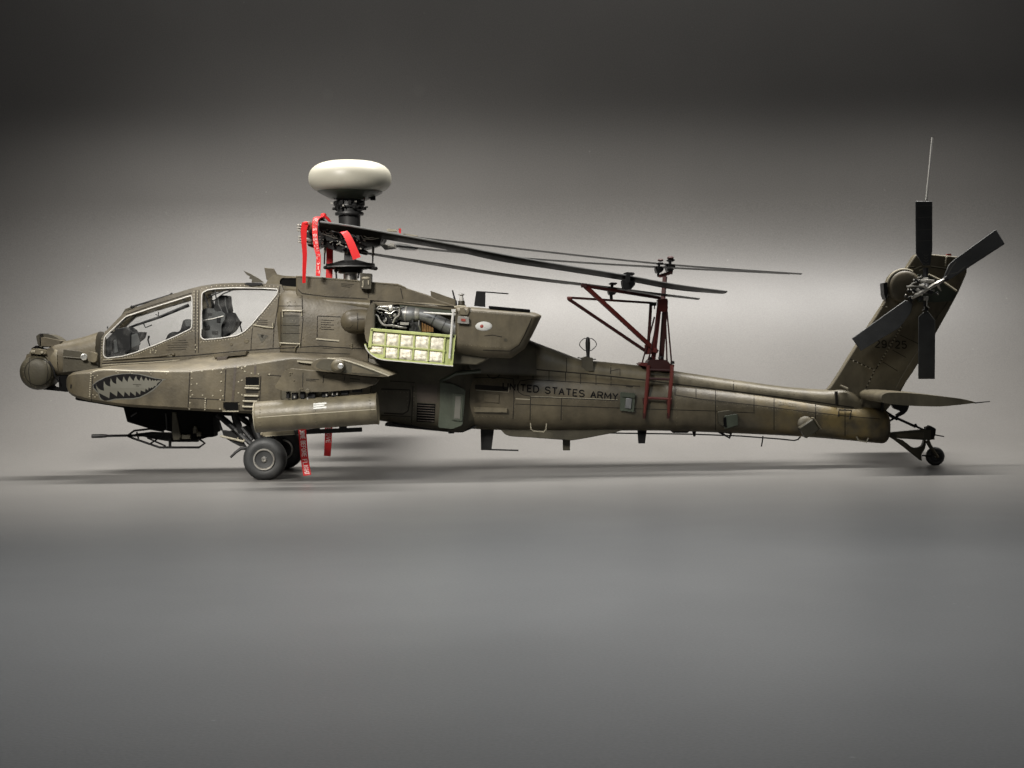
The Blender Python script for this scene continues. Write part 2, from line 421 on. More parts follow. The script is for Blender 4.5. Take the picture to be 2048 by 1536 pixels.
# ------------------------------------------------------------------ the sheet the model stands on, swept up behind it
def sweep():
    prof = [(-2600, 0), (-1500, 0), (-700, 0), (-200, 0), (0, 0), (SW_Y0, 0)]
    for i in range(1, 25):
        a = math.pi / 2 * i / 24
        prof.append((SW_Y0 + SW_RY * math.sin(a), SW_RZ * (1 - math.cos(a))))
    prof += [(SW_Y0 + SW_RY, SW_RZ + 600), (SW_Y0 + SW_RY, 3600)]
    xs = [-3600 + 300 * i for i in range(25)]
    b = B(); b.rings([[Vector((x, y, z)) for x in xs] for y, z in prof], closed=False)
    return b
SW_Y0, SW_RY, SW_RZ = 90, 700, 620
def sheet_mat():
    M = bpy.data.materials.new('grey_plastic_sheet'); M.use_nodes = True; nt = M.node_tree; b = nt.nodes['Principled BSDF']
    tc = nn(nt, 'ShaderNodeTexCoord')
    n1 = nn(nt, 'ShaderNodeTexNoise'); n1.inputs['Scale'].default_value = 9; n1.inputs['Detail'].default_value = 5
    n2 = nn(nt, 'ShaderNodeTexNoise'); n2.inputs['Scale'].default_value = 1300; n2.inputs['Detail'].default_value = 4
    n3 = nn(nt, 'ShaderNodeTexVoronoi'); n3.inputs['Scale'].default_value = 55; n3.inputs['Randomness'].default_value = 1
    for n in (n1, n2, n3): nt.links.new(tc.outputs['Object'], n.inputs['Vector'])
    r1 = nn(nt, 'ShaderNodeMapRange'); r1.inputs['From Min'].default_value = .3; r1.inputs['From Max'].default_value = .7
    r1.inputs['To Min'].default_value = .91; r1.inputs['To Max'].default_value = 1.09; nt.links.new(n1.outputs[0], r1.inputs[0])
    sp = nn(nt, 'ShaderNodeMapRange'); sp.inputs['From Min'].default_value = .0; sp.inputs['From Max'].default_value = .035
    sp.inputs['To Min'].default_value = 1.6; sp.inputs['To Max'].default_value = 1; nt.links.new(n3.outputs['Distance'], sp.inputs[0])
    n8 = nn(nt, 'ShaderNodeTexVoronoi'); n8.inputs['Scale'].default_value = 14; nt.links.new(tc.outputs['Object'], n8.inputs['Vector'])
    s8 = nn(nt, 'ShaderNodeMapRange'); s8.inputs['From Min'].default_value = .035; s8.inputs['From Max'].default_value = .055; s8.inputs['To Min'].default_value = 1.07; s8.inputs['To Max'].default_value = 1
    nt.links.new(n8.outputs['Distance'], s8.inputs[0])
    n9 = nn(nt, 'ShaderNodeTexNoise'); n9.inputs['Scale'].default_value = 1600; n9.inputs['Detail'].default_value = 2; nt.links.new(tc.outputs['Object'], n9.inputs['Vector'])
    r9 = nn(nt, 'ShaderNodeMapRange'); r9.inputs['From Min'].default_value = .3; r9.inputs['From Max'].default_value = .7; r9.inputs['To Min'].default_value = .9; r9.inputs['To Max'].default_value = 1.1
    nt.links.new(n9.outputs[0], r9.inputs[0])
    mu1 = nn(nt, 'ShaderNodeMath', operation='MULTIPLY'); nt.links.new(r1.outputs[0], mu1.inputs[0]); nt.links.new(sp.outputs[0], mu1.inputs[1])
    mu2 = nn(nt, 'ShaderNodeMath', operation='MULTIPLY'); nt.links.new(mu1.outputs[0], mu2.inputs[0]); nt.links.new(s8.outputs[0], mu2.inputs[1])
    mu0 = nn(nt, 'ShaderNodeMath', operation='MULTIPLY'); nt.links.new(mu2.outputs[0], mu0.inputs[0]); nt.links.new(r9.outputs[0], mu0.inputs[1])
    mu = nn(nt, 'ShaderNodeVectorMath', operation='SCALE'); mu.inputs[0].default_value = SHEET; nt.links.new(mu0.outputs[0], mu.inputs['Scale'])
    nt.links.new(mu.outputs[0], b.inputs['Base Color'])
    n5 = nn(nt, 'ShaderNodeTexNoise'); n5.inputs['Scale'].default_value = 40; n5.inputs['Detail'].default_value = 6
    nt.links.new(tc.outputs['Object'], n5.inputs['Vector'])
    rr = nn(nt, 'ShaderNodeMapRange'); rr.inputs['To Min'].default_value = .37; rr.inputs['To Max'].default_value = .42
    nt.links.new(n5.outputs[0], rr.inputs[0]); nt.links.new(rr.outputs[0], b.inputs['Roughness'])
    b.inputs['Specular IOR Level'].default_value = .45
    bp = nn(nt, 'ShaderNodeBump'); bp.inputs['Strength'].default_value = .28; bp.inputs['Distance'].default_value = .0001
    nt.links.new(n2.outputs[0], bp.inputs['Height']); nt.links.new(bp.outputs[0], b.inputs['Normal'])
    return M
SHEET = (.125, .121, .115)
MT['sheet'] = sheet_mat()
bd = obj('backdrop', sweep(), 'sheet', smooth=60); bd['kind'] = 'structure'
bd['label'] = 'grey plastic sheet swept up behind the model'; bd['category'] = 'backdrop'

# ------------------------------------------------------------------ the helicopter
heli = thing('model_helicopter', 'olive drab attack helicopter scale model with shark mouth and folded rotor blades', 'helicopter model', (-480, 0, 0))

# --- main hull behind the cockpit (engine deck, lower fuselage)
hull = loft([(563, 569, 802, 57), (578, 568, 806, 66), (610, 572, 815, 70), (680, 580, 828, 72), (742, 588, 838, 72)], n=3.4)
o_hull = obj('mid_fuselage', hull, 'olive', heli)
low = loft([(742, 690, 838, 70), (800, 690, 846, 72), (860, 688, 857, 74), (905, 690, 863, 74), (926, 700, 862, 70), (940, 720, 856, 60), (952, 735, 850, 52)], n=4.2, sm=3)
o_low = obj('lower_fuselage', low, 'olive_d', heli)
# inner engine deck between the two nacelles
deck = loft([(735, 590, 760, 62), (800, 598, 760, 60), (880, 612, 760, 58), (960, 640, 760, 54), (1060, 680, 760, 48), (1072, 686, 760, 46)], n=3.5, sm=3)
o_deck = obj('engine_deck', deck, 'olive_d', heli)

# --- tail boom and drive shaft cover
boom = loft([(932, 729, 857, 60), (1000, 733, 860, 58), (1090, 739, 862, 55), (1180, 747, 862, 52), (1270, 757, 861, 49), (1350, 766, 862, 47), (1480, 781, 867, 44),
             (1600, 797, 873, 41), (1700, 811, 881, 39), (1752, 815, 886, 37), (1766, 818, 886, 35), (1773, 825, 880, 29), (1776, 835, 872, 22)], n=2.5, sm=3)
o_boom = obj('tail_boom', boom, 'boom', heli)
spine = loft([(1040, 672, 770, 46), (1072, 685, 772, 44), (1120, 703, 770, 40), (1165, 720, 772, 36), (1190, 722, 775, 30), (1290, 732, 785, 27), (1350, 742, 793, 27), (1450, 757, 805, 26),
              (1550, 771, 815, 26), (1600, 776, 820, 27), (1650, 779, 830, 28), (1690, 776, 838, 27), (1716, 790, 840, 22), (1722, 810, 838, 18)], n=2.3, sm=3)
o_spine = obj('drive_shaft_cover', spine, 'olive_l', heli)
SB = Surf(boom, spine)

# --- cockpit shell: two side skins with open windows, sills, glazed roof
def cw(u):
    t = max(0, min(1, (u - 195) / 190)); t = t * t * (3 - 2 * t)
    return 44 + 20 * t
def cy(u, v): return -(cw(u) - 15 * max(0, min(1, (700 - v) / 130)))
W1 = [(209, 674), (230, 654), (252, 633), (300, 617), (345, 603), (383, 591), (384.5, 610), (384, 640), (383, 657), (350, 673), (313, 689), (270, 705.5), (245, 712.5), (213, 716.5), (207, 711), (207, 695)]
W2 = [(404, 586), (415, 580), (433, 577.5), (465, 576), (497, 576), (530, 577), (556, 578.5), (554, 588), (530, 618), (505, 647), (489, 663), (474, 671), (440, 676.5), (408, 679.5), (401.5, 674), (402, 640)]
shell = [(200, 733), (201, 700), (203, 676), (212, 662), (232, 641), (250, 624), (296, 605), (345, 588), (385, 576), (405, 571.5), (432, 567.5), (465, 566), (500, 566), (530, 567), (563, 569),
         (575, 600), (575, 740), (400, 752), (260, 748)]
side = B().plate(shell, cy, 5, holes=[W1, W2])
o_skin = obj('cockpit_side_skin', side, 'olive', heli, smooth=20)
obj('cockpit_side_skin', side.mir(), 'olive', heli, smooth=20)
SK = Surf(side)
seal = B(); seal2 = B()
for W in (W1, W2):
    L = round_poly(W, 4, 3)
    pts = [at(p[0], p[1], cy(*p) - 1.0) for p in L]; pts.append(pts[0]); pts.append(pts[1])
    tb = B().tube(pts, 1.2, 6, cap=False)
    obj('window_seal', tb, 'pale', o_skin); obj('window_seal', tb.mir(), 'pale', o_skin)
    pn = B().plate(L, lambda a, b: cy(a, b) + 2.2, .8)
    obj('window_pane', pn, 'glass', o_skin, smooth=0); obj('window_pane', pn.mir(), 'glass', o_skin, smooth=0)
# roof glazing between the skins
RL = [(203, 676), (212, 662), (232, 641), (250, 624), (296, 605), (345, 588), (385, 576), (405, 571.5), (432, 567.5), (465, 566), (500, 566), (530, 567), (563, 569)]
def roof_strip(b, i0, i1, th, drop=0):
    for i in range(i0, i1):
        q = []
        for (u, v) in (RL[i], RL[i + 1]):
            p = at(u, v, cy(u, v)); q.append((p, Vector((p.x, -p.y, p.z))))
        (a, a2), (c, c2) = q; d = Vector((0, 0, -th)); e = Vector((0, 0, -drop)); k = Vector((0, 3, 0))
        vs = [a + e + k, a2 + e - k, c2 + e - k, c + e + k, a + d + e + k, a2 + d + e - k, c2 + d + e - k, c + d + e + k]
        b.add(vs, [(0, 1, 2, 3), (7, 6, 5, 4), (0, 4, 5, 1), (3, 2, 6, 7), (0, 3, 7, 4), (1, 5, 6, 2)])
    return b
obj('windscreen', roof_strip(B(), 1, 5, .8, 1), 'glass', heli, smooth=0)
obj('roof_window', roof_strip(B(), 5, 9, .8, 1), 'glass', heli, smooth=0)
obj('cockpit_roof', roof_strip(B(), 9, 12, 3, .5), 'olive', heli)
fr = B()
for (u, v) in ((212, 662), (250, 624), (345, 588), (405, 571.5), (436, 567.5)):
    p = at(u, v, cy(u, v)); fr.bar(p + Vector((0, 0, -2)), Vector((p.x, -p.y, p.z - 2)), 5, 4)
for (a, c) in (((250, 624), (345, 588)), ((345, 588), (405, 571.5)), ((405, 571.5), (465, 566))):
    for yy in (-14, 14):
        fr.bar(at(*a, yy) + Vector((0, 0, -1.5)), at(*c, yy) + Vector((0, 0, -1.5)), 4, 3)
obj('canopy_frame', fr, 'olive', heli)
# overhead rail inside the far side of the front cockpit and a grab handle
tb = B().tube([at(258, 655, 30), at(320, 634, 34), at(378, 610, 38)], [2.2, 3.0, 3.6], 8)
obj('canopy_rail', tb, 'seat', heli)
tb = B().tube([at(286, 645, 30), at(291, 655, 28), at(304, 650, 28)], 1.3, 6).tube([at(311, 629, 30), at(317, 631, 28), at(317, 624, 28)], 1.0, 6)
obj('grab_handle', tb, 'seat', heli)
# cockpit tub and furniture
tub = B().plate([(205, 724), (250, 716), (320, 694), (392, 668), (400, 686), (480, 678), (545, 640), (572, 600), (575, 740), (205, 740)], -38, 76)
obj('cockpit_floor', tub, 'void', heli)
con = B().plate([(211, 716), (211, 680), (233, 658), (250, 654), (258, 660), (262, 668), (262, 700), (246, 713)], -36, 72)
con.plate([(240, 690), (238, 664), (246, 655), (256, 656), (266, 664), (283, 664), (280, 676), (270, 684), (262, 690)], -28, 50)
o_con = obj('front_console', con, 'seat', heli, bev=1.5)
obj('console_face', B().plate([(228, 680), (233, 678), (236, 704), (229, 706)], -38, 2), 'cgrey', o_con)
obj('console_screen', B().plate([(254, 674), (272, 667), (279, 690), (258, 697)], -33, 8).plate([(272, 668), (275, 667), (281, 688), (278, 690)], -35, 3), 'cgrey', o_con, bev=.6)
st = B().plate(round_poly([(326, 690), (336, 668), (346, 663), (356, 664), (361, 660), (366, 641), (372, 638), (384, 640), (384, 662), (384, 690)], 4), -24, 48)
o_st = obj('front_seat', st, 'seat', heli, bev=2)
obj('headrest', B().plate(round_poly([(369, 641), (392, 640), (392, 652), (372, 653)], 2), -26, 52), 'cgrey', o_st, bev=1)
dash = B().plate(round_poly([(405, 680), (404, 621), (412, 616), (425, 617), (430, 624), (440, 622), (451, 629), (449, 640), (443, 650), (442, 676)], 3), -34, 68)
o_da = obj('rear_console', dash, 'cgrey', heli, bev=1.5)
obj('console_trim', B().tube([at(407, 641, -35), at(428, 637, -35), at(447, 632, -35)], 1.2, 6), 'pale', o_da)
rs = B().plate(round_poly([(441, 676), (444, 652), (452, 628), (462, 624), (466, 632), (473, 643), (471, 650), (464, 662), (455, 668)], 3), -26, 52)
rs.plate(round_poly([(428, 622), (429, 602), (434, 596), (441, 590), (456, 591), (457, 606), (460, 622), (455, 630), (440, 628)], 3), -20, 40)
obj('rear_seat', rs, 'seat', heli, bev=2)
sl = B().tube([at(407, 586, 10), at(416, 610, 6), at(418, 628, 4)], 1.8, 6).tube([at(418, 594, 20), at(446, 582, 20)], 1.3, 6).tube([at(430, 582, 20), at(433, 600, 10)], 1.3, 6).tube([at(424, 600, -4), at(428, 626, -4)], 3, 6)
obj('seat_frame', sl, 'seat', heli)
fit = B()
for (u, v, y, a, c) in ((222, 690, -37, 6, 20), (244, 676, -30, 9, 9), (252, 702, -37, 8, 6), (270, 672, -30, 10, 5), (218, 706, -37, 5, 6), (414, 655, -35, 10, 8), (430, 665, -35, 12, 6), (420, 628, -35, 8, 5), (437, 640, -35, 7, 9)):
    fit.box(at(u, v, y), (a, 3, c))
obj('cockpit_switch_boxes', fit, 'seat', heli, bev=.6, kind='stuff')
obj('control_stick', B().tube([at(300, 693, 0), at(296, 680, -4), at(298, 672, -6)], [1.2, 1.4, 2.4], 8), 'seat', heli)
obj('control_stick', B().tube([at(484, 664, 0), at(480, 650, -4), at(482, 643, -6)], [1.2, 1.4, 2.4], 8), 'seat', heli)
obj('seat_harness', B().tube([at(436, 594, -21), at(438, 610, -22), at(446, 626, -24)], 1.3, 6).tube([at(450, 594, -21), at(452, 612, -22), at(456, 626, -24)], 1.3, 6), 'cgrey', heli)
obj('canopy_inner_rail', B().tube([at(410, 582, 34), at(450, 577, 36), at(520, 577, 38)], 1.5, 6).tube([at(424, 604, 34), at(446, 588, 36), at(470, 578, 38)], 1.2, 6), 'seat', heli)
ring_px = lambda u, v, r, n=24: [(u + r * math.cos(2 * math.pi * k / n), v + r * math.sin(2 * math.pi * k / n)) for k in range(n + 1)]
# --- nose
nose = loft([(106, 693, 742, 30), (112, 687, 748, 38), (122, 684, 752, 42), (150, 679, 752, 44), (180, 671, 752, 46), (203, 663, 752, 47)], n=3.0, sm=3)
o_nose = obj('nose_fairing', nose, 'olive', heli)
obj('nose_collar', loft([(103, 697, 742, 33), (107, 692, 748, 40), (122, 690, 749, 45.5), (127, 690, 749, 45.5)], n=3, sm=1), 'olive_l', o_nose)
bp_ = B().plate(round_poly([(174, 707), (177, 703), (190, 705), (193, 710), (193, 723), (186, 725), (176, 722)], 3), -58, 16)
o_lb = obj('formation_light', bp_, 'olive_l', o_nose, bev=2.2)
obj('light_lens', B().lathe(at(168, 714, -55), ray(168, 714) * -1, [(-3, 7), (0, 7), (1.5, 6.2), (2, 4.5), (0.5, 4.2)], 16), 'lens', o_nose)
obj('nose_panel_and_shade', B().plate([(127, 699), (164, 703), (166, 716), (126, 713)], -47.5, 3), 'olive_d', o_nose, bev=.6)
obj('nose_rod', B().tube([at(126, 713.5, -49), at(166, 717, -49)], 1.3, 6), 'olive_d', o_nose)
obj('nose_panel_and_shade', B().plate([(126, 716), (176, 722), (195, 729), (197, 738), (126, 744)], -46.3, 3), 'olive_d', o_nose)  # dark olive plate standing in for shadow on the lower nose
# sensor turrets
tc_ = at(76.5, 744, -30)
tur = B()
prof = []
for i in range(15):
    a = math.pi / 2 * i / 14
    prof.append((-26 * math.sin(a) ** 1, 35.5 * max(.02, math.cos(a)) ** .55))
prof = [(48, 30), (44, 33.5), (36, 35.5)] + prof
tur.lathe(tc_, (0, 1, 0), [(p[0], p[1]) for p in prof], 40)
o_tur = obj('sensor_turret', tur, 'olive_d', heli, smooth=50)
STu = Surf(tur)
b = B(); mark_line(b, STu, ring_px(76.5, 744, 27), 1.1, .5); mark_line(b, STu, [(60, 716), (57, 744), (62, 772)], 1.1, .5); mark_line(b, STu, [(92, 716), (96, 744), (92, 770)], 1.0, .5)
obj('panel_lines', b, 'wash', o_tur, smooth=0)
b = B(); rivets(b, STu, [(76.5 + 30.5 * math.cos(k * math.pi / 9), 744 + 30.5 * math.sin(k * math.pi / 9)) for k in range(18)], .8); obj('rivets', b, 'olive_l', o_tur)
obj('turret_cable', B().tube([at(98, 722, -44), at(106, 735, -46), at(110, 752, -44), at(118, 764, -36)], 1.6, 6), 'black', o_tur)
obj('turret_latch', B().box(at(66, 703, -51), (8, 3, 4)).box(at(84, 705, -51), (5, 3, 4)), 'edge', o_tur, bev=.5)
obj('sensor_window', B().plate(round_poly([(41, 737), (47, 727), (56, 724), (58, 760), (52, 763), (47, 757)], 2), -44, 80), 'black', o_tur, bev=1)
obj('turret_yoke', B().plate(round_poly([(50, 722), (53, 709), (62, 706), (64, 699), (70, 697), (90, 702), (104, 694), (108, 700), (106, 724), (100, 730), (94, 716), (80, 708), (64, 710), (56, 716)], 1.5), -42, 84), 'olive', o_tur, bev=1.2)
obj('turret_bracket', B().plate(round_poly([(58, 706), (64, 697), (90, 700), (92, 708), (78, 709)], 1), -50, 20), 'olive_l', o_tur, bev=1)
obj('turret_bracket', B().plate(round_poly([(62, 697), (72, 691), (76, 696), (76, 699), (66, 698)], 1), -20, 40), 'void', o_tur, bev=1)
top = B().plate(round_poly([(72, 672), (78, 668), (100, 669), (112, 674), (122, 681), (122, 686), (104, 694), (80, 694), (75, 688)], 2.5), -14, 40)
o_pn = obj('night_sensor', top, 'olive_d', heli, bev=2)
obj('sensor_housing', B().plate(round_poly([(82, 675), (84, 674), (124, 682), (118, 688), (108, 693), (82, 692)], 1.5), -30, 30), 'olive', o_pn, bev=1.5)
obj('sensor_visor', B().plate([(79, 667), (80.5, 667), (80.5, 692), (79, 692)], -31, 58), 'wash', o_pn)
sup = B().plate(round_poly([(117, 748), (126, 740), (136, 744), (136, 784), (118, 779)], 2), -26, 52)
obj('turret_support', sup, 'void', heli, bev=1)
obj('turret_step', B().plate([(76, 774), (96, 771), (100, 775), (134, 778), (134, 784), (76, 778)], -24, 48), 'void', heli, bev=.8)

# --- chin and belly (dark underside)
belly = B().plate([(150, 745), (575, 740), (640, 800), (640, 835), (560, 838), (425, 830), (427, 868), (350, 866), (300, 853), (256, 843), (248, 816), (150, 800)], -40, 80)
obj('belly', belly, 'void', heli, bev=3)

# --- side avionics bay (cheek)
def cheek_ring(u, vti, vto, vbo, vbi, yf=-135, rt=5, yi=-58):
    X = at(u, (vto + vbo) / 2, yf).x
    return [atx(X, vti, yi), atx(X, (vti * .35 + vto * .65) - 1, yf + 22), atx(X, vto, yf + rt), atx(X, vto + 3.5, yf), atx(X, (vto + vbo) / 2, yf - 1.5), atx(X, vbo - 5, yf), atx(X, vbo, yf + 6), atx(X, vbi, yi)]
CK = [(133, 754, 757, 779, 780, -108, 3, -90), (136, 747, 751, 786, 787, -120, 4, -75), (142, 742, 747, 791, 793, -128, 5, -62), (152, 740, 745, 796, 799, -132, 5, -58), (180, 735.5, 743, 803, 805, -134, 5, -52), (200, 732, 738.5, 806, 808, -135, 5, -50),
      (218, 730, 737.5, 809, 811, -135, 5, -50), (260, 727, 739.5, 814, 814, -135, 5, -52), (330, 721, 740.5, 818, 818, -135, 5, -56), (380, 713, 740, 821, 821, -135, 5, -60),
      (470, 706, 731, 826, 826, -135, 5, -62), (530, 704, 722, 828, 828, -135, 5, -64), (585, 706, 714, 828, 828, -135, 5, -66), (640, 712, 717, 822, 824, -132, 5, -66), (690, 718, 724, 812, 815, -120, 5, -66), (740, 738, 744, 795, 800, -90, 4, -66)]
ck = B().rings([cheek_ring(*c) for c in CK])
o_ck = obj('avionics_bay', ck, 'olive', heli, smooth=25, bev=1.6)
obj('avionics_bay', ck.mir(), 'olive', heli, smooth=25, bev=1.6)
SC = Surf(ck)
pl = B()
mark_line(pl, SC, [(380, 741), (376, 819)], 1.6)
mark_line(pl, SC, [(452, 735), (448, 822)], 1.6)
mark_line(pl, SC, [(378, 796), (448, 800)], 1.4); mark_line(pl, SC, [(413, 799), (411, 820)], 1.3)
mark_line(pl, SC, [(186, 743), (183, 803)], 1.2)
mark_line(pl, SC, [(535, 750), (560, 752), (600, 752)], 1.4)
mark_line(pl, SC, [(522, 752), (520, 790), (518, 826)], 1.4)
obj('panel_lines', pl, 'wash', o_ck, smooth=0)
sl = B(); mark_line(sl, SC, [(471, 730), (468, 770), (466, 796)], 4.6, .5); mark_line(sl, SC, [(467, 785), (465, 802)], 4.6, .6); mark_line(sl, SC, [(511, 727), (510, 749)], 4.2, .5)
obj('strip_slot', sl, 'brown', o_ck, smooth=0)
eg = B(); mark_line(eg, SC, [(186, 743.5), (197, 740.5), (220, 740), (270, 742), (338, 743.5)], 1.2, .6)
for x in (450, 452): pass
obj('panel_edge', eg, 'edge', o_ck, smooth=0)
rv = B()
rivets(rv, SC, seq((182, 748), (179, 793), 11), 1.4)
rivets(rv, SC, [(186, 751), (190, 755), (195, 751), (186, 790), (190, 794), (194, 790)], 1.1)
rivets(rv, SC, seq((384, 757), (379, 818), 6) + seq((383, 745), (446, 738), 4) + seq((385, 790), (446, 792), 4) + seq((411, 797), (410, 819), 6), 1.5)
rivets(rv, SC, seq((443, 745), (440, 818), 5) + [(490, 734), (490, 743), (503, 747), (517, 748), (539, 749), (477, 764), (484, 761), (477, 786), (484, 790), (394, 768), (476, 735), (484, 737), (478, 808), (486, 812)], 1.7)
rivets(rv, SC, [(232, 743), (236, 746), (260, 744), (264, 747), (298, 744), (302, 748), (330, 745), (333, 748)], 1.0)
obj('rivets', rv, 'edge', o_ck, kind='stuff')
obj('tie_down_slot', mark_line(B(), SC, [(143, 769), (142, 777)], 3, .5), 'wash', o_ck, smooth=0)
# steps and vents on the bay
for (u, v, wv, hv) in ((505, 762, 26, 17), (462, 812, 30, 17)):
    b = B(); mark_poly(b, SC, [(u - wv / 2, v - hv / 2), (u + wv / 2, v - hv / 2), (u + wv / 2, v + hv / 2), (u - wv / 2, v + hv / 2)], .6)
    o_v = obj('vent_opening', b, 'void', o_ck, smooth=0)
    p0 = SC.hit(u - wv / 2 - 1, v + hv / 2 + 1, 1); p1 = SC.hit(u + wv / 2 + 1, v + hv / 2 + 1, 1)
    obj('vent_lip', B().bar(p0, p1, 3, 2), 'edge', o_v)
    p0 = SC.hit(u - wv / 2 - 1, v - hv / 2, 1); p1 = SC.hit(u + wv / 2 + 1, v - hv / 2, 1)
    obj('vent_lip', B().bar(p0, p1, 2, 1.2).bar(p0, SC.hit(u - wv / 2 - 1, v + hv / 2 + 1, 1), 2, 1.2).bar(p1, SC.hit(u + wv / 2 + 1, v + hv / 2 + 1, 1), 2, 1.2), 'olive', o_v)
for i, (u0, v) in enumerate(((490, 776), (488, 791), (486, 802), (485, 813))):
    p0 = SC.hit(u0, v, 2.5); p1 = SC.hit(u0 + 29, v + 1, 2.5)
    o_s = obj('step_rung', B().tube([p0, p1], 2.0, 8), 'edge', o_ck)
    b = B(); mark_poly(b, SC, [(u0 + 2, v + 2.6), (u0 + 27, v + 3), (u0 + 27, v + 10), (u0 + 2, v + 10)], .45)
    obj('rung_recess', b, 'wash', o_s, smooth=0)
# shark mouth
def m8(p): return (170 + p[0] / 11.378, 720 + p[1] / 11.378)
lip = [m8(p) for p in [(1860, 440), (1640, 415), (1450, 365), (1250, 315), (1050, 297), (850, 305), (660, 330), (450, 385), (280, 470), (170, 560), (180, 640), (250, 715), (300, 750), (320, 830), (360, 910), (440, 945), (560, 935), (700, 900), (900, 895), (1100, 890), (1250, 860), (1420, 780), (1560, 690), (1680, 580), (1780, 460)]]
mou = [m8(p) for p in [(1760, 445), (1600, 425), (1440, 385), (1250, 335), (1050, 315), (860, 322), (670, 348), (460, 405), (300, 485), (190, 565), (200, 630), (265, 695), (320, 745), (338, 830), (380, 890), (450, 922), (560, 910), (700, 878), (900, 870), (1090, 866), (1240, 838), (1400, 760), (1540, 668), (1650, 575), (1740, 480)]]
up_t = [(248, 510), (262, 580), (300, 640), (360, 680), (440, 700), (425, 600), (430, 480), (470, 550), (520, 590), (582, 605), (572, 520), (590, 420), (630, 500), (680, 535), (718, 545), (712, 470), (725, 385), (780, 450), (850, 505), (862, 440), (878, 375), (920, 450), (975, 500), (985, 430), (1020, 365), (1060, 430), (1110, 480), (1130, 420), (1165, 355), (1190, 430), (1240, 480), (1255, 430), (1285, 375), (1310, 440), (1345, 480), (1365, 430), (1390, 395), (1415, 440), (1445, 480), (1460, 440), (1475, 425), (1500, 460), (1520, 480), (1540, 445), (1570, 480), (1600, 450), (1630, 480), (1660, 460), (1740, 470)]
lo_t = [(1690, 500), (1650, 530), (1620, 600), (1580, 590), (1540, 640), (1520, 620), (1490, 650), (1450, 620), (1440, 690), (1380, 650), (1370, 730), (1270, 690), (1255, 790), (1165, 710), (1150, 820), (1030, 720), (1015, 820), (905, 715), (885, 835), (745, 695), (730, 830), (570, 720), (555, 870), (460, 820), (330, 755), (290, 700), (262, 640)]
o_m = obj('shark_mouth_outline', mark_poly(B(), SC, lip, .35), 'grey', o_ck, smooth=0)
obj('shark_mouth', mark_poly(B(), SC, mou, .6), 'mouth', o_ck, smooth=0)
obj('shark_teeth', mark_poly(B(), SC, [m8(p) for p in up_t + lo_t], .85), 'tooth', o_ck, smooth=0)
b = B(); mark_line(b, SC, [m8((1090, 555)), m8((1280, 565))], .8, 1.1); mark_line(b, SC, [m8((1160, 590)), m8((1230, 595))], .8, 1.1)
obj('stencil_lines', b, 'wash', o_ck, smooth=0)
# rail above the bay
bx = B().plate([(426, 708), (492, 702), (492, 710), (428, 715)], -92, 30)
obj('bay_hand_rail', bx, 'olive', o_ck, bev=1)
obj('bay_hand_rail', B().plate([(433, 715), (455, 713), (453, 721), (434, 722)], -100, 10), 'brown', o_ck, bev=.6)

# --- details of the cockpit skin
pl = B()
mark_line(pl, SK, [(206, 722), (300, 716), (385, 711), (480, 702), (560, 696)], 2.0)
mark_line(pl, SK, [(204, 727), (300, 722), (345, 720)], 1.6)
mark_line(pl, SK, [(392, 580), (390, 640), (391, 706)], 1.3); mark_line(pl, SK, [(398, 580), (397, 640), (397, 706)], 1.3)
mark_line(pl, SK, [(205, 672), (202, 700), (200, 725)], 1.4)
mark_line(pl, SK, [(560, 572), (556, 610), (549, 655)], 1.4)
mark_line(pl, SK, [(505, 656), (502, 690), (502, 700)], 1.2); mark_line(pl, SK, [(548, 656), (546, 695)], 1.2)
mark_line(pl, SK, [(252, 629), (300, 612), (345, 598), (384, 586)], 1.2)
obj('panel_lines', pl, 'wash', o_skin, smooth=0)
eg = B(); mark_line(eg, SK, [(206, 720), (300, 713.5), (345, 711)], 1.6, .7); mark_line(eg, SK, [(204, 730), (300, 724.5), (360, 720)], 1.2, .7)
obj('panel_edge', eg, 'edge', o_skin, smooth=0)
rv = B()
rivets(rv, SK, every([(388, 583), (388, 662)], 6) + every([(395, 583), (395, 662)], 6), 1.1)
rivets(rv, SK, every([(403, 578), (433, 572), (497, 571), (556, 573)], 8), 1.1)
rivets(rv, SK, every([(560, 588), (533, 622), (508, 652), (490, 668), (474, 676), (440, 681), (402, 684)], 5), 1.1)
rivets(rv, SK, every([(385, 661), (313, 693), (270, 710), (240, 718), (212, 720)], 4.5), 1.1)
rivets(rv, SK, every([(204, 678), (203, 716)], 5), 1.1)
rivets(rv, SK, [(301, 702), (306, 700), (312, 702), (301, 706), (311, 706), (391, 690), (394, 695), (391, 699)], 1.5)
obj('rivets', rv, 'edge', o_skin, kind='stuff')
tri = B(); mark_poly(tri, SK, [(514, 667), (537, 671), (523, 686)], .5); mark_poly(tri, SK, [(518, 669.5), (533, 672), (523.5, 682)], .8)
obj('rescue_triangle', tri, 'olive_d', o_skin, smooth=0)
obj('rescue_triangle_mark', mark_poly(B(), SK, [(521, 669), (528, 670), (524, 677)], 1), 'wash', o_skin, smooth=0)
stc = B()
for k, (a, c) in enumerate(((357, 372), (345, 376), (334, 378), (336, 374), (332, 372))):
    mark_line(stc, SK, [(a, 681 + k * 4.8), (c, 680.5 + k * 4.6)], .8, .4)
for k in range(3): mark_line(stc, SK, [(513, 640 + k * 4), (535, 641 + k * 4)], .9, .4)
obj('stencil_lines', stc, 'wash', o_skin, smooth=0)
hd = B().tube([SK.hit(506, 650, 2), SK.hit(528, 654, 3), SK.hit(546, 656, 2), SK.hit(546, 646, 2)], 1.5, 6)
obj('door_handle', hd, 'edge', o_skin)
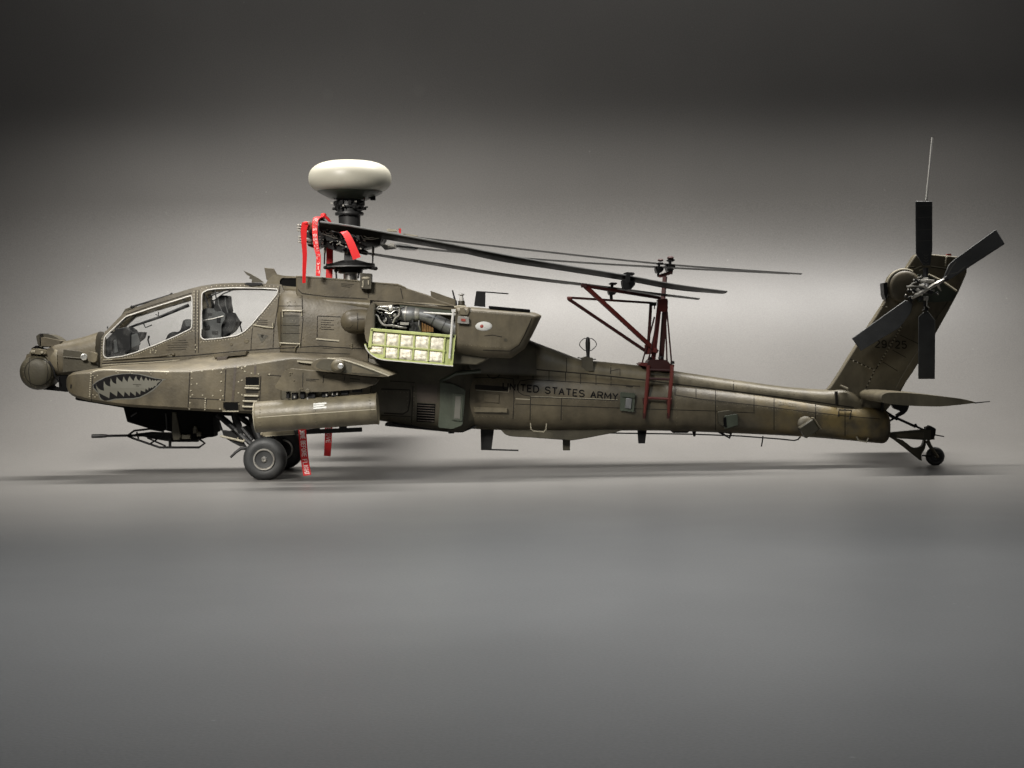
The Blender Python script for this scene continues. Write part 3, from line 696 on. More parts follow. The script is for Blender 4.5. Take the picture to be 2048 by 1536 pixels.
for (u, v, r) in ((462, 689, 3.2), (493, 682, 4.6)):
    p = SK.hit(u, v, 0); obj('fastener', B().lathe(p, (0, -1, 0), [(-1, r), (1, r), (1.6, r * .8), (1.6, r * .35), (.8, r * .3)], 14), 'olive_l', o_skin)
lr = B().tube([SK.hit(226, 719, 1.5), SK.hit(320, 712, 1.5), SK.hit(345, 708, 1.5)], 1.8, 6); lr.ball(SK.hit(347, 709, 1.5), 3.4, 10, 6)
obj('hand_rail', lr, 'olive', o_skin)
# --- mid fuselage details
SH = Surf(hull)
pl = B()
mark_line(pl, SH, [(556, 612), (606, 612)], 1.2)
mark_line(pl, SH, [(562, 624), (562, 690), (558, 700)], 1.4); mark_line(pl, SH, [(604, 590), (606, 640), (601, 695)], 1.4)
for v in (632, 651, 667, 690): mark_line(pl, SH, [(562, v), (600, v)], 1.1)
mark_line(pl, SH, [(560, 575), (556, 615), (552, 660)], 1.3)
mark_line(pl, SH, [(594, 590), (640, 592), (735, 600)], 1.6)
mark_line(pl, SH, [(635, 632), (634, 680), (678, 684)], 1.4); mark_line(pl, SH, [(635, 632), (682, 634)], 1.4)
mark_line(pl, SH, [(560, 697), (640, 692), (660, 694), (730, 698)], 1.6)
mark_line(pl, SH, [(560, 703), (640, 706), (700, 708)], 1.2)
obj('panel_lines', pl, 'wash', o_hull, smooth=0)
pn = B(); mark_poly(pn, SH, [(632, 676), (679, 680), (678, 683), (632, 679)], .8)
obj('panel_edge', pn, 'edge', o_hull, smooth=0)
pn = B(); mark_poly(pn, SH, [(566, 628), (598, 630), (598, 688), (562, 686)], .3)
obj('step_panel', pn, 'olive_d', o_hull, smooth=0)
for (a, c, d, e) in (((566, 634), (567, 622), (604, 623), (604, 632)), ((562, 690), (562, 686), (601, 688), (600, 694))):
    hb = B().tube([SH.hit(*a, 1), SH.hit(*c, 3.5), SH.hit(*d, 3.5), SH.hit(*e, 1)], 1.6, 6)
    obj('step_handle', hb, 'edge', o_hull)
obj('step_handle', B().tube([SH.hit(597, 690, 1), SH.hit(592, 694, 4), SH.hit(590, 703, 3)], 1.3, 6), 'olive_l', o_hull)
stc = B()
for k in range(5): mark_line(stc, SH, [(642, 640 + k * 4.6), (668 - (k % 2) * 6, 641 + k * 4.6)], 1.0, .4)
for k in range(2): mark_line(stc, SH, [(692, 604 + k * 3), (716, 606 + k * 3)], .9, .4)
for k in range(2): mark_line(stc, SH, [(645, 692 + k * 4), (668, 694 + k * 4)], .9, .4)
obj('stencil_lines', stc, 'wash', o_hull, smooth=0)
rv = B(); rivets(rv, SH, [(575, 605), (580, 603), (590, 604), (578, 610), (592, 611), (606, 620), (609, 624), (586, 641), (591, 642), (606, 676), (608, 682), (676, 645), (640, 656), (700, 690), (705, 696)] + every([(600, 594), (735, 604)], 16), 1.3)
obj('rivets', rv, 'olive_l', o_hull, kind='stuff')
bx = B(); p = SH.hit(703, 692, 1); bx.box(p, (3, 3, 10)); obj('latch', bx, 'olive_l', o_hull, bev=.5)
# --- transmission fairing on the roof
def skew_box(outer, y0, y1, bev=2):
    return B().plate(outer, y0, y1 - y0)
dog = [(592, 552), (640, 555.5), (716, 562), (741, 565), (796, 569), (813, 576), (862, 592), (874, 599), (912, 611), (930, 626), (930, 650), (745, 640), (620, 620), (598, 600), (592, 588)]
b = B().plate(dog, -56, 112)
o_dog = obj('transmission_fairing', b, 'olive', heli, bev=2.5)
obj('fairing_front', B().plate(round_poly([(531, 568), (536, 559), (546, 550), (556, 548.5), (566, 551), (594, 553), (594, 556), (563, 556), (559, 562), (560, 571), (594, 574), (594, 584), (560, 580)], 2), -46, 92), 'olive_l', o_dog, bev=2)
obj('intake_opening', B().plate([(556, 552), (596, 553), (596, 580), (556, 576)], -42, 84), 'void', o_dog)
eg = B().plate([(592, 551), (640, 554), (716, 560.5), (741, 563.5), (742, 566), (716, 563), (640, 557), (592, 554)], -57.5, 4).plate([(741, 563.5), (796, 567.5), (813, 575), (812, 577.5), (795, 570.5), (741, 566)], -57.5, 4)
obj('fairing_edge', eg, 'olive_l', o_dog, bev=.5)
obj('fairing_lip', B().plate([(861, 581.5), (911, 599), (911, 612), (866, 598), (862, 594)], -50, 100), 'olive', o_dog, bev=1)
obj('cowl_strip', loft([(592, 584, 604, 52), (620, 590, 612, 57), (740, 598, 625, 64), (800, 600, 640, 69), (870, 603, 648, 72), (912, 612, 650, 70)], n=3, sm=3), 'olive_l', o_dog)
SD = Surf(b)
stc = B()
for k in range(3): mark_line(stc, SD, [(682, 567 + k * 2.6), (708 - 4 * k, 569.5 + k * 2.6)], .9, .4)
mark_line(stc, SD, [(735, 566), (737, 596)], 1.2, .4); mark_line(stc, SD, [(800, 571), (806, 598)], 1.2, .4); mark_line(stc, SD, [(592, 575), (604, 587), (650, 593), (735, 598)], 1.4, .4)
obj('panel_lines', stc, 'wash', o_dog, smooth=0)
bx = B().plate(round_poly([(720, 546), (743, 547), (742, 578), (720, 577)], 1.5), -72, 26)
o_bx = obj('strobe_box', bx, 'olive_d', o_dog, bev=1)
obj('strobe_lens', B().ball(at(731.5, 556, -72), (8, 2, 3), 14, 8), 'edge', o_bx)
obj('box_latch', B().box(at(726, 566, -73), (2, 2, 10)).box(at(737, 565, -73), (2, 2, 8)).box(at(725, 573, -73), (3, 2, 3)), 'edge', o_bx)
obj('wire_cutter', B().plate([(486.5, 541), (500, 547), (516, 556), (528, 565), (503, 565), (504, 559), (498, 557), (500, 553), (494, 550)], -3, 6), 'olive_d', heli, bev=.5)
obj('wire_cutter_base', B().plate(round_poly([(488, 567), (494, 565), (524, 566), (525, 570), (500, 572)], 1), -52, 40), 'black', heli, bev=.5)
obj('roof_blade', B().plate([(528.5, 535), (547, 537), (555, 551), (552, 556), (533, 560)], -4, 8), 'olive', heli, bev=.8)
obj('roof_rail', B().tube([at(263, 614, -20), at(343, 589, -20)], 2.0, 6).tube([at(341, 590, -20), at(345, 587, -20)], 3, 6).tube([at(262, 612, -20), at(266, 616, -20)], 2.6, 6), 'black', heli)
obj('roof_deflector', B().plate([(238, 638), (250, 618), (266, 612), (268, 615), (256, 621), (243, 637)], -18, 36), 'olive_d', heli, bev=.6)
obj('roof_pin', B().tube([at(215, 657, -8), at(215, 653, -8)], 1.2, 6), 'black', heli)

# --- near engine nacelle, open
dome = []
p0 = at(706, 643, -118)
pr = [(-24, .5)] + [(-24 * math.cos(math.pi / 2 * i / 8), 24 * math.sin(math.pi / 2 * i / 8)) for i in range(1, 9)] + [(8, 24.5), (22, 24), (30, 22)]
db = B().lathe(p0, (1, 0, 0), [(d, r * .97) for d, r in pr], 32)
o_dome = obj('intake_dome', db, 'olive', heli, smooth=45); obj('intake_dome', db.mir(), 'olive', heli, smooth=45)
SDm = Surf(db)
b = B(); mark_line(b, SDm, [(714, 621), (716, 640), (714, 664)], 1.2); mark_line(b, SDm, [(714, 638), (729, 638)], 1.2); mark_line(b, SDm, [(686, 655), (700, 656), (706, 650)], 1)
obj('panel_lines', b, 'wash', o_dome, smooth=0)
nf = round_poly([(745, 604), (749, 612), (748, 640), (744, 672), (738, 688), (732, 684), (729, 665), (731, 637), (736, 617)], 3)
b = B().plate(nf, -160, 95); o_nf = obj('nacelle_front', b, 'olive', heli, bev=4, seg=3); obj('nacelle_front', b.mir(), 'olive', heli, bev=4, seg=3)
obj('nacelle_rim', B().plate([(746, 606), (749, 610), (749, 655), (745, 680), (742, 684), (745, 655)], -163, 20), 'olive_d', o_nf, bev=.8)
# compartment
b = B().plate([(740, 600), (925, 614), (925, 735), (740, 720)], -66, 4)
obj('engine_bay_wall', b, 'void', heli)
b = B().plate([(738, 684), (915, 700), (985, 712), (968, 724), (955, 730), (905, 728), (738, 718)], -150, 82)
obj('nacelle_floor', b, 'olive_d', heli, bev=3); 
cl = B().plate([(744, 603), (780, 604), (840, 609), (915, 616), (915, 622), (840, 614), (790, 609), (750, 612)], -96, 30)
obj('upper_cowl', cl, 'olive', heli, bev=1.5)
obj('cowl_liner', B().plate([(800, 610), (915, 620), (915, 630), (850, 622), (800, 616)], -94, 26), 'olive_g', heli)
eng = thing_parts = []
def E(name, b, m_='engine', **k): return obj(name, b, m_, heli, **k)
can = B().lathe(at(800, 627, -118), at(840, 631, -118) - at(800, 627, -118), [(0, 9), (1, 12), (4, 14), (22, 14.6), (28, 13.5), (33, 11), (42, 10)], 24)
o_eng = E('engine_case', can)
bnd = B().lathe(at(810, 628, -118), at(850, 632, -118) - at(810, 628, -118), [(0, 13), (0, 15.4), (2.6, 15.6), (2.6, 13)], 24)
obj('case_band', bnd, 'engine_l', o_eng)
bnd = B().lathe(at(829, 629, -118), at(869, 634, -118) - at(829, 629, -118), [(0, 10), (0, 13), (2, 13.2), (8, 12.4), (9, 12), (9, 9)], 24)
obj('case_clamp', bnd, 'engine_l', o_eng)
dp = smooth_loop([tuple(at(835, 629, -117)), tuple(at(856, 634, -117)), tuple(at(878, 645, -117)), tuple(at(896, 654, -117)), tuple(at(915, 660, -117))], 4, closed=False)
duct = B().tube(dp, [11.5 + 3.2 * i / (len(dp) - 1) for i in range(len(dp))], 24)
o_duct = E('exhaust_duct', duct)
for i in (6, 10, 13):
    obj('duct_seam', B().tube([Vector(dp[i]), Vector(dp[i]).lerp(Vector(dp[i + 1]), .25)], 11.9 + 3.2 * i / (len(dp) - 1) + .5, 24), 'gun', o_duct)
E('fuel_control', B().lathe(at(759, 614, -128), at(790, 613, -128) - at(759, 614, -128), [(0, 3), (.5, 3.4), (18, 3.6), (19, 4.2), (25, 4.2), (26, 3)], 12), 'engine_l')
E('gearbox', B().plate(round_poly([(775, 612), (796, 612), (800, 620), (797, 640), (786, 648), (772, 646), (768, 630)], 2), -124, 30), 'gun', bev=1.5)
E('gearbox_body', B().plate(round_poly([(748, 634), (764, 632), (768, 646), (760, 660), (748, 658)], 2), -120, 40), 'gun', bev=1.5)
E('starter_motor', B().lathe(at(782, 618, -140), (0, 1, 0), [(0, 3), (.6, 4.6), (8, 5), (9, 3)], 14).lathe(at(789, 630, -136), (0, 1, 0), [(0, 2), (.6, 3.4), (8, 3.6)], 12), 'engine_l')
rp = lambda *ps: [at(u, v, y) for u, v, y in ps]
for nm, pts, r, m_ in (
    ('oil_pipe', [(746, 630, -140), (754, 631, -142), (760, 642, -144), (768, 650, -144), (784, 651, -142), (802, 655, -138), (812, 656, -130)], 2.3, 'engine_l'),
    ('oil_pipe', [(799, 618, -136), (798, 630, -140), (790, 637, -140), (786, 646, -138)], 2.0, 'engine_l'),
    ('oil_pipe', [(751, 619, -138), (760, 618, -140), (768, 620, -140), (777, 624, -140), (780, 634, -136)], 1.3, 'engine_l'),
    ('oil_pipe', [(768, 644, -140), (772, 641, -142), (772, 636, -140)], 1.6, 'engine_l'),
    ('bleed_pipe', [(784, 609, -130), (788, 616, -134), (800, 616, -130), (808, 613, -126)], 1.2, 'steel'),
    ('bleed_pipe', [(770, 625, -138), (781, 627, -140), (790, 621, -140), (797, 622, -138)], 1.1, 'steel'),
    ('wiring_loom', [(752, 640, -130), (765, 636, -134), (781, 640, -134), (796, 646, -130), (815, 647, -128)], 1.2, 'black'),
    ('wiring_loom', [(748, 624, -130), (757, 626, -134), (772, 631, -136), (776, 643, -134)], 1.0, 'black'),
    ('bleed_pipe', [(758, 612, -134), (754, 618, -136), (757, 624, -138), (765, 626, -138)], .9, 'engine_l'),
    ('drain_pipe', [(838, 641, -130), (838, 650, -134), (841, 660, -132)], 1.4, 'steel'),
    ('drain_pipe', [(820, 645, -130), (824, 642, -134), (828, 648, -134), (827, 660, -130)], 1.3, 'gun')):
    E(nm, B().tube([Vector(p) for p in smooth_loop([tuple(p) for p in rp(*pts)], 3, closed=False)], r, 8), m_)
E('accessory_case', B().plate(round_poly([(800, 644), (818, 645), (817, 650), (800, 650)], 1), -132, 10), 'engine_l', bev=.8)
E('accessory_case', B().plate(round_poly([(820, 645), (840, 643), (842, 664), (818, 662)], 2), -122, 20), 'gun', bev=.8)
hs = B()
for k in range(5): hs.plate(round_poly([(843 + k * 5, 645 + k * 2.2), (846.5 + k * 5, 646 + k * 2.4), (847.5 + k * 4.8, 664), (843 + k * 4.8, 663)], 1), -126 - 2 * (k % 2), 14)
E('heat_shield', hs, 'bronze', bev=.5)
rnd = random.Random(4)
bits = B()
for k in range(26):
    u = rnd.uniform(752, 800); v = rnd.uniform(612, 656); bits.box(at(u, v, -126 - rnd.uniform(0, 8)), (rnd.uniform(1.5, 4), 3, rnd.uniform(1.5, 4)), Matrix.Rotation(rnd.uniform(0, 1.5), 3, 'Y'))
E('engine_fittings', bits, 'engine', kind='stuff', bev=.3)
bits = B()
for k in range(14):
    u = rnd.uniform(752, 800); v = rnd.uniform(612, 652); bits.ball(at(u, v, -133 - rnd.uniform(0, 4)), rnd.uniform(.9, 1.6), 8, 6)
E('engine_bolts', bits, 'steel', kind='stuff')
E('stay_rod', B().tube([at(847, 625, -142), at(913, 629.5, -142)], [1.4, 2.2], 8), 'pale')
# cowl door hinged down
DO = [(741.7, 656), (910.7, 670.5), (905.8, 731), (762, 718), (748, 712), (738, 700), (736, 690)]
door = B().plate(DO, -172, 2.5)
o_door = obj('engine_cowl_door', door, 'green', heli, bev=.5)
def dq(s, t):  # door-plane param
    a = Vector((741.7, 656)); b_ = Vector((910.7, 670.5)); c = Vector((905.8, 731)); d = Vector((738, 716))
    p = a.lerp(b_, s).lerp(d.lerp(c, s), t); return (p.x, p.y)
fl = B()
for lp in ([dq(0, 0), dq(1, 0), dq(1, .09), dq(.0, .10)], [dq(.965, .0), dq(1, 0), dq(1, 1), dq(.965, 1)], [dq(0.0, .03), dq(.025, .03), dq(.02, .66), dq(-.02, .66)]):
    fl.plate(lp, -178, 7)
obj('door_frame', fl, 'green', o_door, bev=.7)
pts = [at(u, v, -178) for u, v in smooth_loop([(730, 688), (734, 698), (744, 709), (762, 717.5), (800, 721.5), (850, 726), (906, 731)], 3, closed=False)]
obj('door_flange', B().tube(pts, 2.0, 6), 'green', o_door); obj('door_flange_edge', B().tube([p + Vector((0, -2, -1.2)) for p in pts], 1.1, 6), 'pale', o_door)
cols = [(.012, .170), (.192, .337), (.358, .512), (.534, .694), (.713, .872)]
for k in range(6):
    s = [.0, .185, .35, .525, .705, .885][k]
    if k: obj('door_rib', B().plate([dq(s - .014, .08), dq(s + .006, .08), dq(s + .004, .93), dq(s - .016, .93)], -176, 4.5), 'green', o_door, bev=.6)
obj('door_rib', B().plate([dq(.02, .525), dq(.90, .525), dq(.90, .58), dq(.02, .58)], -176.2, 4.5), 'green', o_door, bev=.6)
def pad(s0, s1, t0, t1):
    nx, ny = 18, 12; rs = []; r = random.Random(int(s0 * 999 + t0 * 77))
    ph = [r.uniform(0, 6.28) for _ in range(6)]
    for j in range(ny + 1):
        row = []
        for i in range(nx + 1):
            x, y = i / nx, j / ny; e = min(x, 1 - x, y, 1 - y); h = 3.2 * min(1, e * 5)
            h += min(1, e * 6) * 1.0 * (math.sin(7 * x + 5 * y + ph[0]) * math.sin(9 * y - 4 * x + ph[1]) + .8 * math.sin(15 * x - 8 * y + ph[2]) * math.cos(11 * y + ph[3]) + .55 * math.sin(27 * x + 19 * y + ph[4]) * math.sin(23 * y - 17 * x + ph[5]))
            uv = dq(s0 + (s1 - s0) * x, t0 + (t1 - t0) * y); row.append(at(uv[0], uv[1], -172.4 - max(0, h)))
        rs.append(row)
    return B().rings(rs, closed=False)
for (s0, s1) in cols:
    obj('insulation_pad', pad(s0, s1, .105, .525), 'pad', o_door, smooth=70)
    obj('insulation_pad', pad(s0 - .005, s1 - .005, .578, .94 if s0 > .1 else .84), 'pad', o_door, smooth=70)
obj('door_stay', B().tube([at(907, 621, -182), at(905, 640, -182), at(899, 717, -182)], [2.6, 2.6, 2.4], 8).box(at(907, 621, -182), (8, 5, 5)), 'pale', heli)

# --- exhaust suppressor
full = [(910, 613), (944, 614), (1069, 625), (1084, 631), (1065, 670), (1050, 697), (1022, 717), (964, 714), (911, 706)]
face = [(914, 619), (944, 621), (1058, 630), (1068, 634), (1050, 666), (1037, 687), (1018, 698), (965, 694), (914, 689)]
def ringp(poly, y): return [at(u, v, y) for u, v in poly]
mid = [at(u, v, -156) for u, v in full]
bk = [Vector((p.x, -60, p.z)) for p in mid]
ex = B().rings([ringp(face, -176), ringp([((a[0] * .55 + c[0] * .45), (a[1] * .55 + c[1] * .45)) for a, c in zip(face, full)], -171), mid, bk])
o_ex = obj('exhaust_suppressor', ex, 'olive', heli, bev=3, seg=3, smooth=40); obj('exhaust_suppressor', ex.mir(), 'olive', heli, bev=3, seg=3, smooth=40)
SX = Surf(ex)
obj('exhaust_slot', B().plate(round_poly([(977, 611.5), (1061, 619), (1060, 625), (978, 617.5)], 2.5), -162, 60), 'void', o_ex, bev=.8)
b = B()
mark_line(b, SX, [(1064, 636), (1050, 668), (1038, 690), (1020, 702), (966, 700)], 1.3, .5); mark_line(b, SX, [(969, 672), (985, 670), (1004, 674)], 1, .5)
obj('panel_lines', b, 'wash', o_ex, smooth=0)
obj('exhaust_roundel', B().ball(at(967.5, 652.5, -176), (16, 3, 9), 20, 10), 'label', o_ex)
obj('roundel_center', B().ball(at(963.5, 652.5, -178.6), (3.6, 1.2, 3.4), 12, 8), 'redlens', o_ex)
sb = B().plate(round_poly([(916, 632), (938, 634), (938, 648), (914, 646)], 2), -184, 12)
o_sb = obj('sensor_bracket', sb, 'engine_l', o_ex, bev=1)
obj('sensor_bracket_mark', B().plate(round_poly([(922, 637), (931, 638), (931, 643), (922, 642)], 1), -185.5, 2), 'redlens', o_ex, bev=.5)
obj('sensor_bracket', B().plate([(920, 615), (928, 614), (932, 626), (936, 614), (941, 614), (936, 630), (920, 629)], -180, 14), 'olive_l', o_ex, bev=.8)
obj('fastener', B().lathe(SX.hit(1011, 680, 0), (0, -1, 0), [(-1, 3.4), (.8, 3.4), (.8, 2.2), (.2, 2)], 12), 'olive_d', o_ex)
obj('handle_bracket', B().tube([at(909, 614, -150), at(916, 612, -152), at(932, 613, -152)], 1.6, 6), 'edge', o_ex)
# things standing on the deck
obj('deck_mast', B().plate([(903.5, 581), (906, 580), (911, 597), (915, 612), (911, 614), (908, 600)], -20, 5), 'black', heli)
hk = B().lathe(at(923, 611, -30), (0, 0, 1), [(-12, 9), (0, 9), (2, 7), (9, 6.5), (10, 3.5), (20, 3), (21, 5), (23, 5)], 14)
o_hk = obj('beacon_mount', hk, 'olive_d', heli); obj('beacon', B().lathe(at(923, 596, -32), (0, 0, 1), [(-6, 4.5), (0, 4), (4, 3), (6, 5.5), (8, 5.5)], 12), 'pale', o_hk)
an = B().plate([(952.5, 582), (971, 583), (970.5, 614), (948, 612)], -12, 6)
o_an = obj('blade_antenna', an, 'black', heli, bev=.6); obj('antenna_whip', B().tube([at(970, 584, -10), at(1017, 587.5, -10)], 1.4, 6), 'black', o_an)

# --- stub wings
wing_o = smooth_loop([(622, 731), (630, 720), (655, 716.5), (690, 720), (733, 734), (778, 752), (745, 753), (694, 748), (647, 742), (628, 737)], 3)
wg = B().plate(wing_o, -330, 235)
o_wg = obj('stub_wing', wg, 'olive', heli, bev=1.5); obj('stub_wing', wg.mir(), 'olive', heli, bev=1.5)
tipc = [(632, 731), (640, 722), (656, 719), (690, 723.5), (732, 737.5), (760, 749), (742, 751), (694, 745.5), (650, 740), (636, 736)]
obj('wing_tip_shade', B().plate(smooth_loop(tipc, 3), -330.8, 1), 'olive_d', o_wg)  # flat plate; shade of the hollow tip put into darker olive
obj('wing_tip_edge', B().tube([at(u, v, -331) for u, v in smooth_loop([(655, 717), (690, 721), (733, 735), (778, 752)], 4, closed=False)], 1.6, 6), 'edge', o_wg)
ps = at(676, 732, -332); bl = B().lathe(ps, (0, -1, 0), [(-4, 12), (0, 12.6), (6, 11.6), (10, 9), (12, 6)], 24)
o_nl = obj('navigation_light', bl, 'olive_l', o_wg); obj('light_lens', B().lathe(at(681, 732.5, -343), (0.15, -1, 0), [(-3, 6), (0, 5.6), (2, 4), (2.6, 1)], 16), 'lens', o_nl if False else o_wg)
obj('wing_tip_panel', B().plate([(704, 730), (733, 740), (752, 749), (703, 745)], -331.6, 1), 'olive', o_wg)
obj('slot_edge', B().plate([(594, 721), (612, 722), (628, 724), (634, 718), (640, 717), (630, 728), (610, 726), (594, 724)], -140, 3), 'edge', heli)
SWg = None
pyl = round_poly([(548, 775), (569, 742), (577, 737), (630, 742), (655, 746), (694, 750), (759, 757), (749, 770), (722, 778), (649, 784), (565, 782)], 6)
b = B().plate(pyl, -306, 34); o_py = obj('weapon_pylon', b, 'olive', heli, bev=6, seg=4, smooth=50); obj('weapon_pylon', b.mir(), 'olive', heli, bev=6, seg=4, smooth=50)
SP = Surf(b)
mk = B()
for k in range(2): mark_line(mk, SP, [(612, 758 + k * 3), (638 - k * 6, 759 + k * 3)], 1.0, .5)
mark_line(mk, SP, [(648, 750), (646, 766)], 1.2, .5); mark_line(mk, SP, [(690, 752), (688, 762)], 1.2, .5); mark_line(mk, SP, [(700, 757), (720, 759)], 1, .5); mark_line(mk, SP, [(606, 745), (605, 778)], 1.1, .5)
obj('panel_lines', mk, 'wash', o_py, smooth=0)
rv = B(); rivets(rv, SP, [(580, 746), (584, 746), (580, 750), (588, 761), (600, 779), (605, 777)], 1.6); obj('rivets', rv, 'olive_l', o_py, kind='stuff')
obj('pylon_bolt', B().lathe(SP.hit(615, 782, 0), (0, -1, 0), [(-2, 4.5), (1, 4.5), (2, 3)], 12), 'olive_l', o_py)
rk = B()
for (u, v, w_, h_) in ((577, 790, 6, 12), (590, 792, 10, 12), (606, 789, 8, 14), (624, 791, 14, 10), (650, 788, 10, 12), (668, 787, 8, 12), (690, 785, 14, 8), (715, 781, 18, 7)):
    rk.box(at(u, v, -290), (w_, 18, h_))
obj('pylon_rack', rk, 'black', o_py, bev=1)
b = B(); 
for (u, v) in ((589, 794), (615, 797), (653, 790), (665, 788), (674, 788)): b.box(at(u, v, -300), (2.5, 2, 4))
obj('rack_fittings', b, 'engine_l', o_py, kind='stuff')
# rocket pod
a0 = at(511, 834.5, -290); a1 = at(756, 817, -290); ax = a1 - a0; Lp = ax.length
pod = B().lathe(a0, ax, [(0, 26.2), (1.5, 27.6), (4, 28.2), (Lp - 6, 28.2), (Lp - 3, 28.8), (Lp - .5, 29.6), (Lp, 29), (Lp - 1, 27), (Lp - 1.2, 1)], 48)
o_pod = obj('rocket_pod', pod, 'olive_l', heli, smooth=40)
SPd = Surf(pod)
obj('pod_seam', mark_line(B(), SPd, [(513, 835), (640, 826), (752, 818.5)], 1.4, .4, 6), 'edge', o_pod, smooth=0)
obj('pod_rim', B().lathe(a0, ax, [(-.6, 26.4), (-.6, 27.8), (1.4, 28.6), (1.4, 27)], 48), 'edge', o_pod)
lb = B()
for k in range(3): mark_poly(lb, SPd, [(627, 807 + k * 4.2), (653 - (k == 1) * 4, 805 + k * 4.0), (653 - (k == 1) * 4, 808 + k * 4.0), (627, 810 + k * 4.2)], .5)
obj('white_label', lb, 'label', o_pod, smooth=0)
lh = B().mir() if False else None
# launch rail on the inner pylon
o_rl = obj('inner_pylon', B().plate([(560, 752), (690, 758), (690, 800), (640, 810), (600, 812), (560, 800)], -222, 34), 'olive_d', heli, bev=4)
obj('inner_pylon', B().plate([(560, 752), (690, 758), (690, 800), (640, 810), (600, 812), (560, 800)], -222, 34).mir(), 'olive_d', heli, bev=4)
rl = B().bar(at(526, 868, -205), at(589, 864, -205), 14, 9).bar(at(521, 868, -205), at(530, 867.5, -205), 8, 5)
o_r = obj('launch_rail', rl, 'olive_l', heli, bev=1)
obj('rail_beam', B().bar(at(589, 865, -205), at(724, 859, -205), 10, 8).bar(at(588, 862, -209), at(640, 858, -209), 4, 3), 'black', o_r, bev=.6)
obj('rail_mount', B().bar(at(600, 862, -205), at(604, 810, -205), 10, 12).bar(at(686, 858, -205), at(684, 800, -205), 10, 14).bar(at(630, 862, -205), at(640, 812, -205), 8, 8), 'black', o_r, bev=1)
obj('rail_strip', B().bar(at(528, 863.5, -211), at(578, 859, -211), 2, 2.4).bar(at(530, 872.5, -212), at(589, 868.5, -212), 2, 1.6), 'edge', o_r)

# --- lower fuselage side details
SL = Surf(low)
mk = B()
mark_line(mk, SL, [(762, 778), (820, 780), (820, 800), (816, 822), (806, 828), (768, 826)], 2.4, .5)
mark_line(mk, SL, [(826, 772), (823, 850)], 1.5, .5); mark_line(mk, SL, [(762, 830), (822, 833)], 1.2, .5)
mark_line(mk, SL, [(780, 762), (830, 765)], 1.4, .5)
obj('panel_lines', mk, 'wash', o_low, smooth=0)
b = B(); mark_poly(b, SL, [(834, 768), (875, 770), (874, 806), (834, 804)], .5); obj('side_panel', b, 'brown', o_low, smooth=0)
b = B(); mark_poly(b, SL, [(834, 806), (871, 808), (869, 845), (833, 843)], .5); obj('side_grille', b, 'void', o_low, smooth=0)
for k in range(7):
    p0 = SL.hit(835, 810 + k * 5, .8); p1 = SL.hit(869, 812 + k * 5, .8); obj('grille_slat', B().bar(p0, p1, 1.4, 1.2), 'brown', o_low)
fb = B().plate(round_poly([(880, 764), (905, 768), (931, 780), (929, 800), (925, 850), (905, 858), (876, 855), (880, 810)], 4), -80, 20)
o_fb = obj('step_fairing', fb, 'olive_g', heli, bev=4, seg=3)
obj('fairing_window', B().plate(round_poly([(905, 788), (926, 789), (924, 842), (904, 840)], 2), -83, 6), 'olive_g', o_fb, bev=1.2)
obj('fairing_window_pane', B().plate([(911, 792), (922, 793), (920, 838), (908, 837)], -84, 2), 'grey', o_fb)
obj('duct_edge', B().tube([at(u, v, -72) for u, v in ((880, 763), (892, 757), (912, 747), (940, 744), (962, 742))], 4, 8), 'olive_g', heli)
b = B().plate(round_poly([(770, 846), (925, 862), (935, 855), (955, 850), (948, 856), (935, 861), (925, 865), (905, 865), (770, 852)], 2), -40, 80); obj('belly_keel', b, 'black', heli, bev=2)
obj('belly_drain', B().plate([(896, 862), (909, 862), (908, 867), (897, 867)], -10, 10), 'black', heli)

# --- boom markings, panels and fittings
mk = B()
ring = lambda u, v, r, n=20: [(u + r * math.cos(2 * math.pi * k / n), v + r * math.sin(2 * math.pi * k / n)) for k in range(n + 1)]
mark_line(mk, SB, ring(987, 743, 14), 1.4)
mark_line(mk, SB, [(940, 756), (1000, 755), (1027, 758), (1028, 800), (1026, 838)], 1.3); mark_line(mk, SB, [(940, 760), (937, 835)], 1.3)
mark_line(mk, SB, [(1060, 794), (1120, 796), (1235, 801)], 1.2); mark_line(mk, SB, [(1061, 794), (1060, 840)], 1.3); mark_line(mk, SB, [(1123, 797), (1122, 840)], 1.2)
mark_line(mk, SB, [(1036, 770), (1040, 762), (1060, 759), (1180, 766), (1280, 773)], 1.2); mark_line(mk, SB, [(1036, 770), (1037, 784), (1046, 790), (1060, 792)], 1.2)
mark_line(mk, SB, [(968, 732), (1060, 738), (1178, 748), (1290, 760), (1350, 768), (1480, 784), (1625, 803), (1708, 815)], 1.8)
for (u, v0, v1) in ((1036, 737, 758), (1066, 740, 760), (1098, 742, 762), (1131, 745, 764), (1161, 748, 768), (1192, 750, 770), (1222, 753, 772), (1350, 770, 790), (1392, 775, 795), (1431, 780, 862), (1508, 790, 824), (1548, 795, 860), (1631, 806, 868), (1690, 814, 872)):
    mark_line(mk, SB, [(u, v0), (u, v1)], 1.2)
mark_line(mk, SB, [(1350, 790), (1400, 798), (1505, 810), (1600, 822), (1690, 832), (1760, 838)], 1.1); mark_line(mk, SB, [(1030, 808), (1290, 818), (1430, 822), (1510, 826)], 1.1)
mark_line(mk, SB, [(1240, 752), (1240, 738), (1222, 742)], 1.0); mark_line(mk, SB, [(1222, 730), (1221, 748)], 1.3); mark_line(mk, SB, [(1467, 763), (1467, 780)], 1.3); mark_line(mk, SB, [(1052, 690), (1052, 735)], 1.1); mark_line(mk, SB, [(1133, 716), (1133, 745)], 1.1)
obj('panel_lines', mk, 'wash', o_boom, smooth=0)
b = B(); mark_poly(b, SB, round_poly([(950, 769), (1018, 774), (1017, 783), (950, 779)], 3), .5); obj('vent_slot', b, 'wash', o_boom, smooth=0)
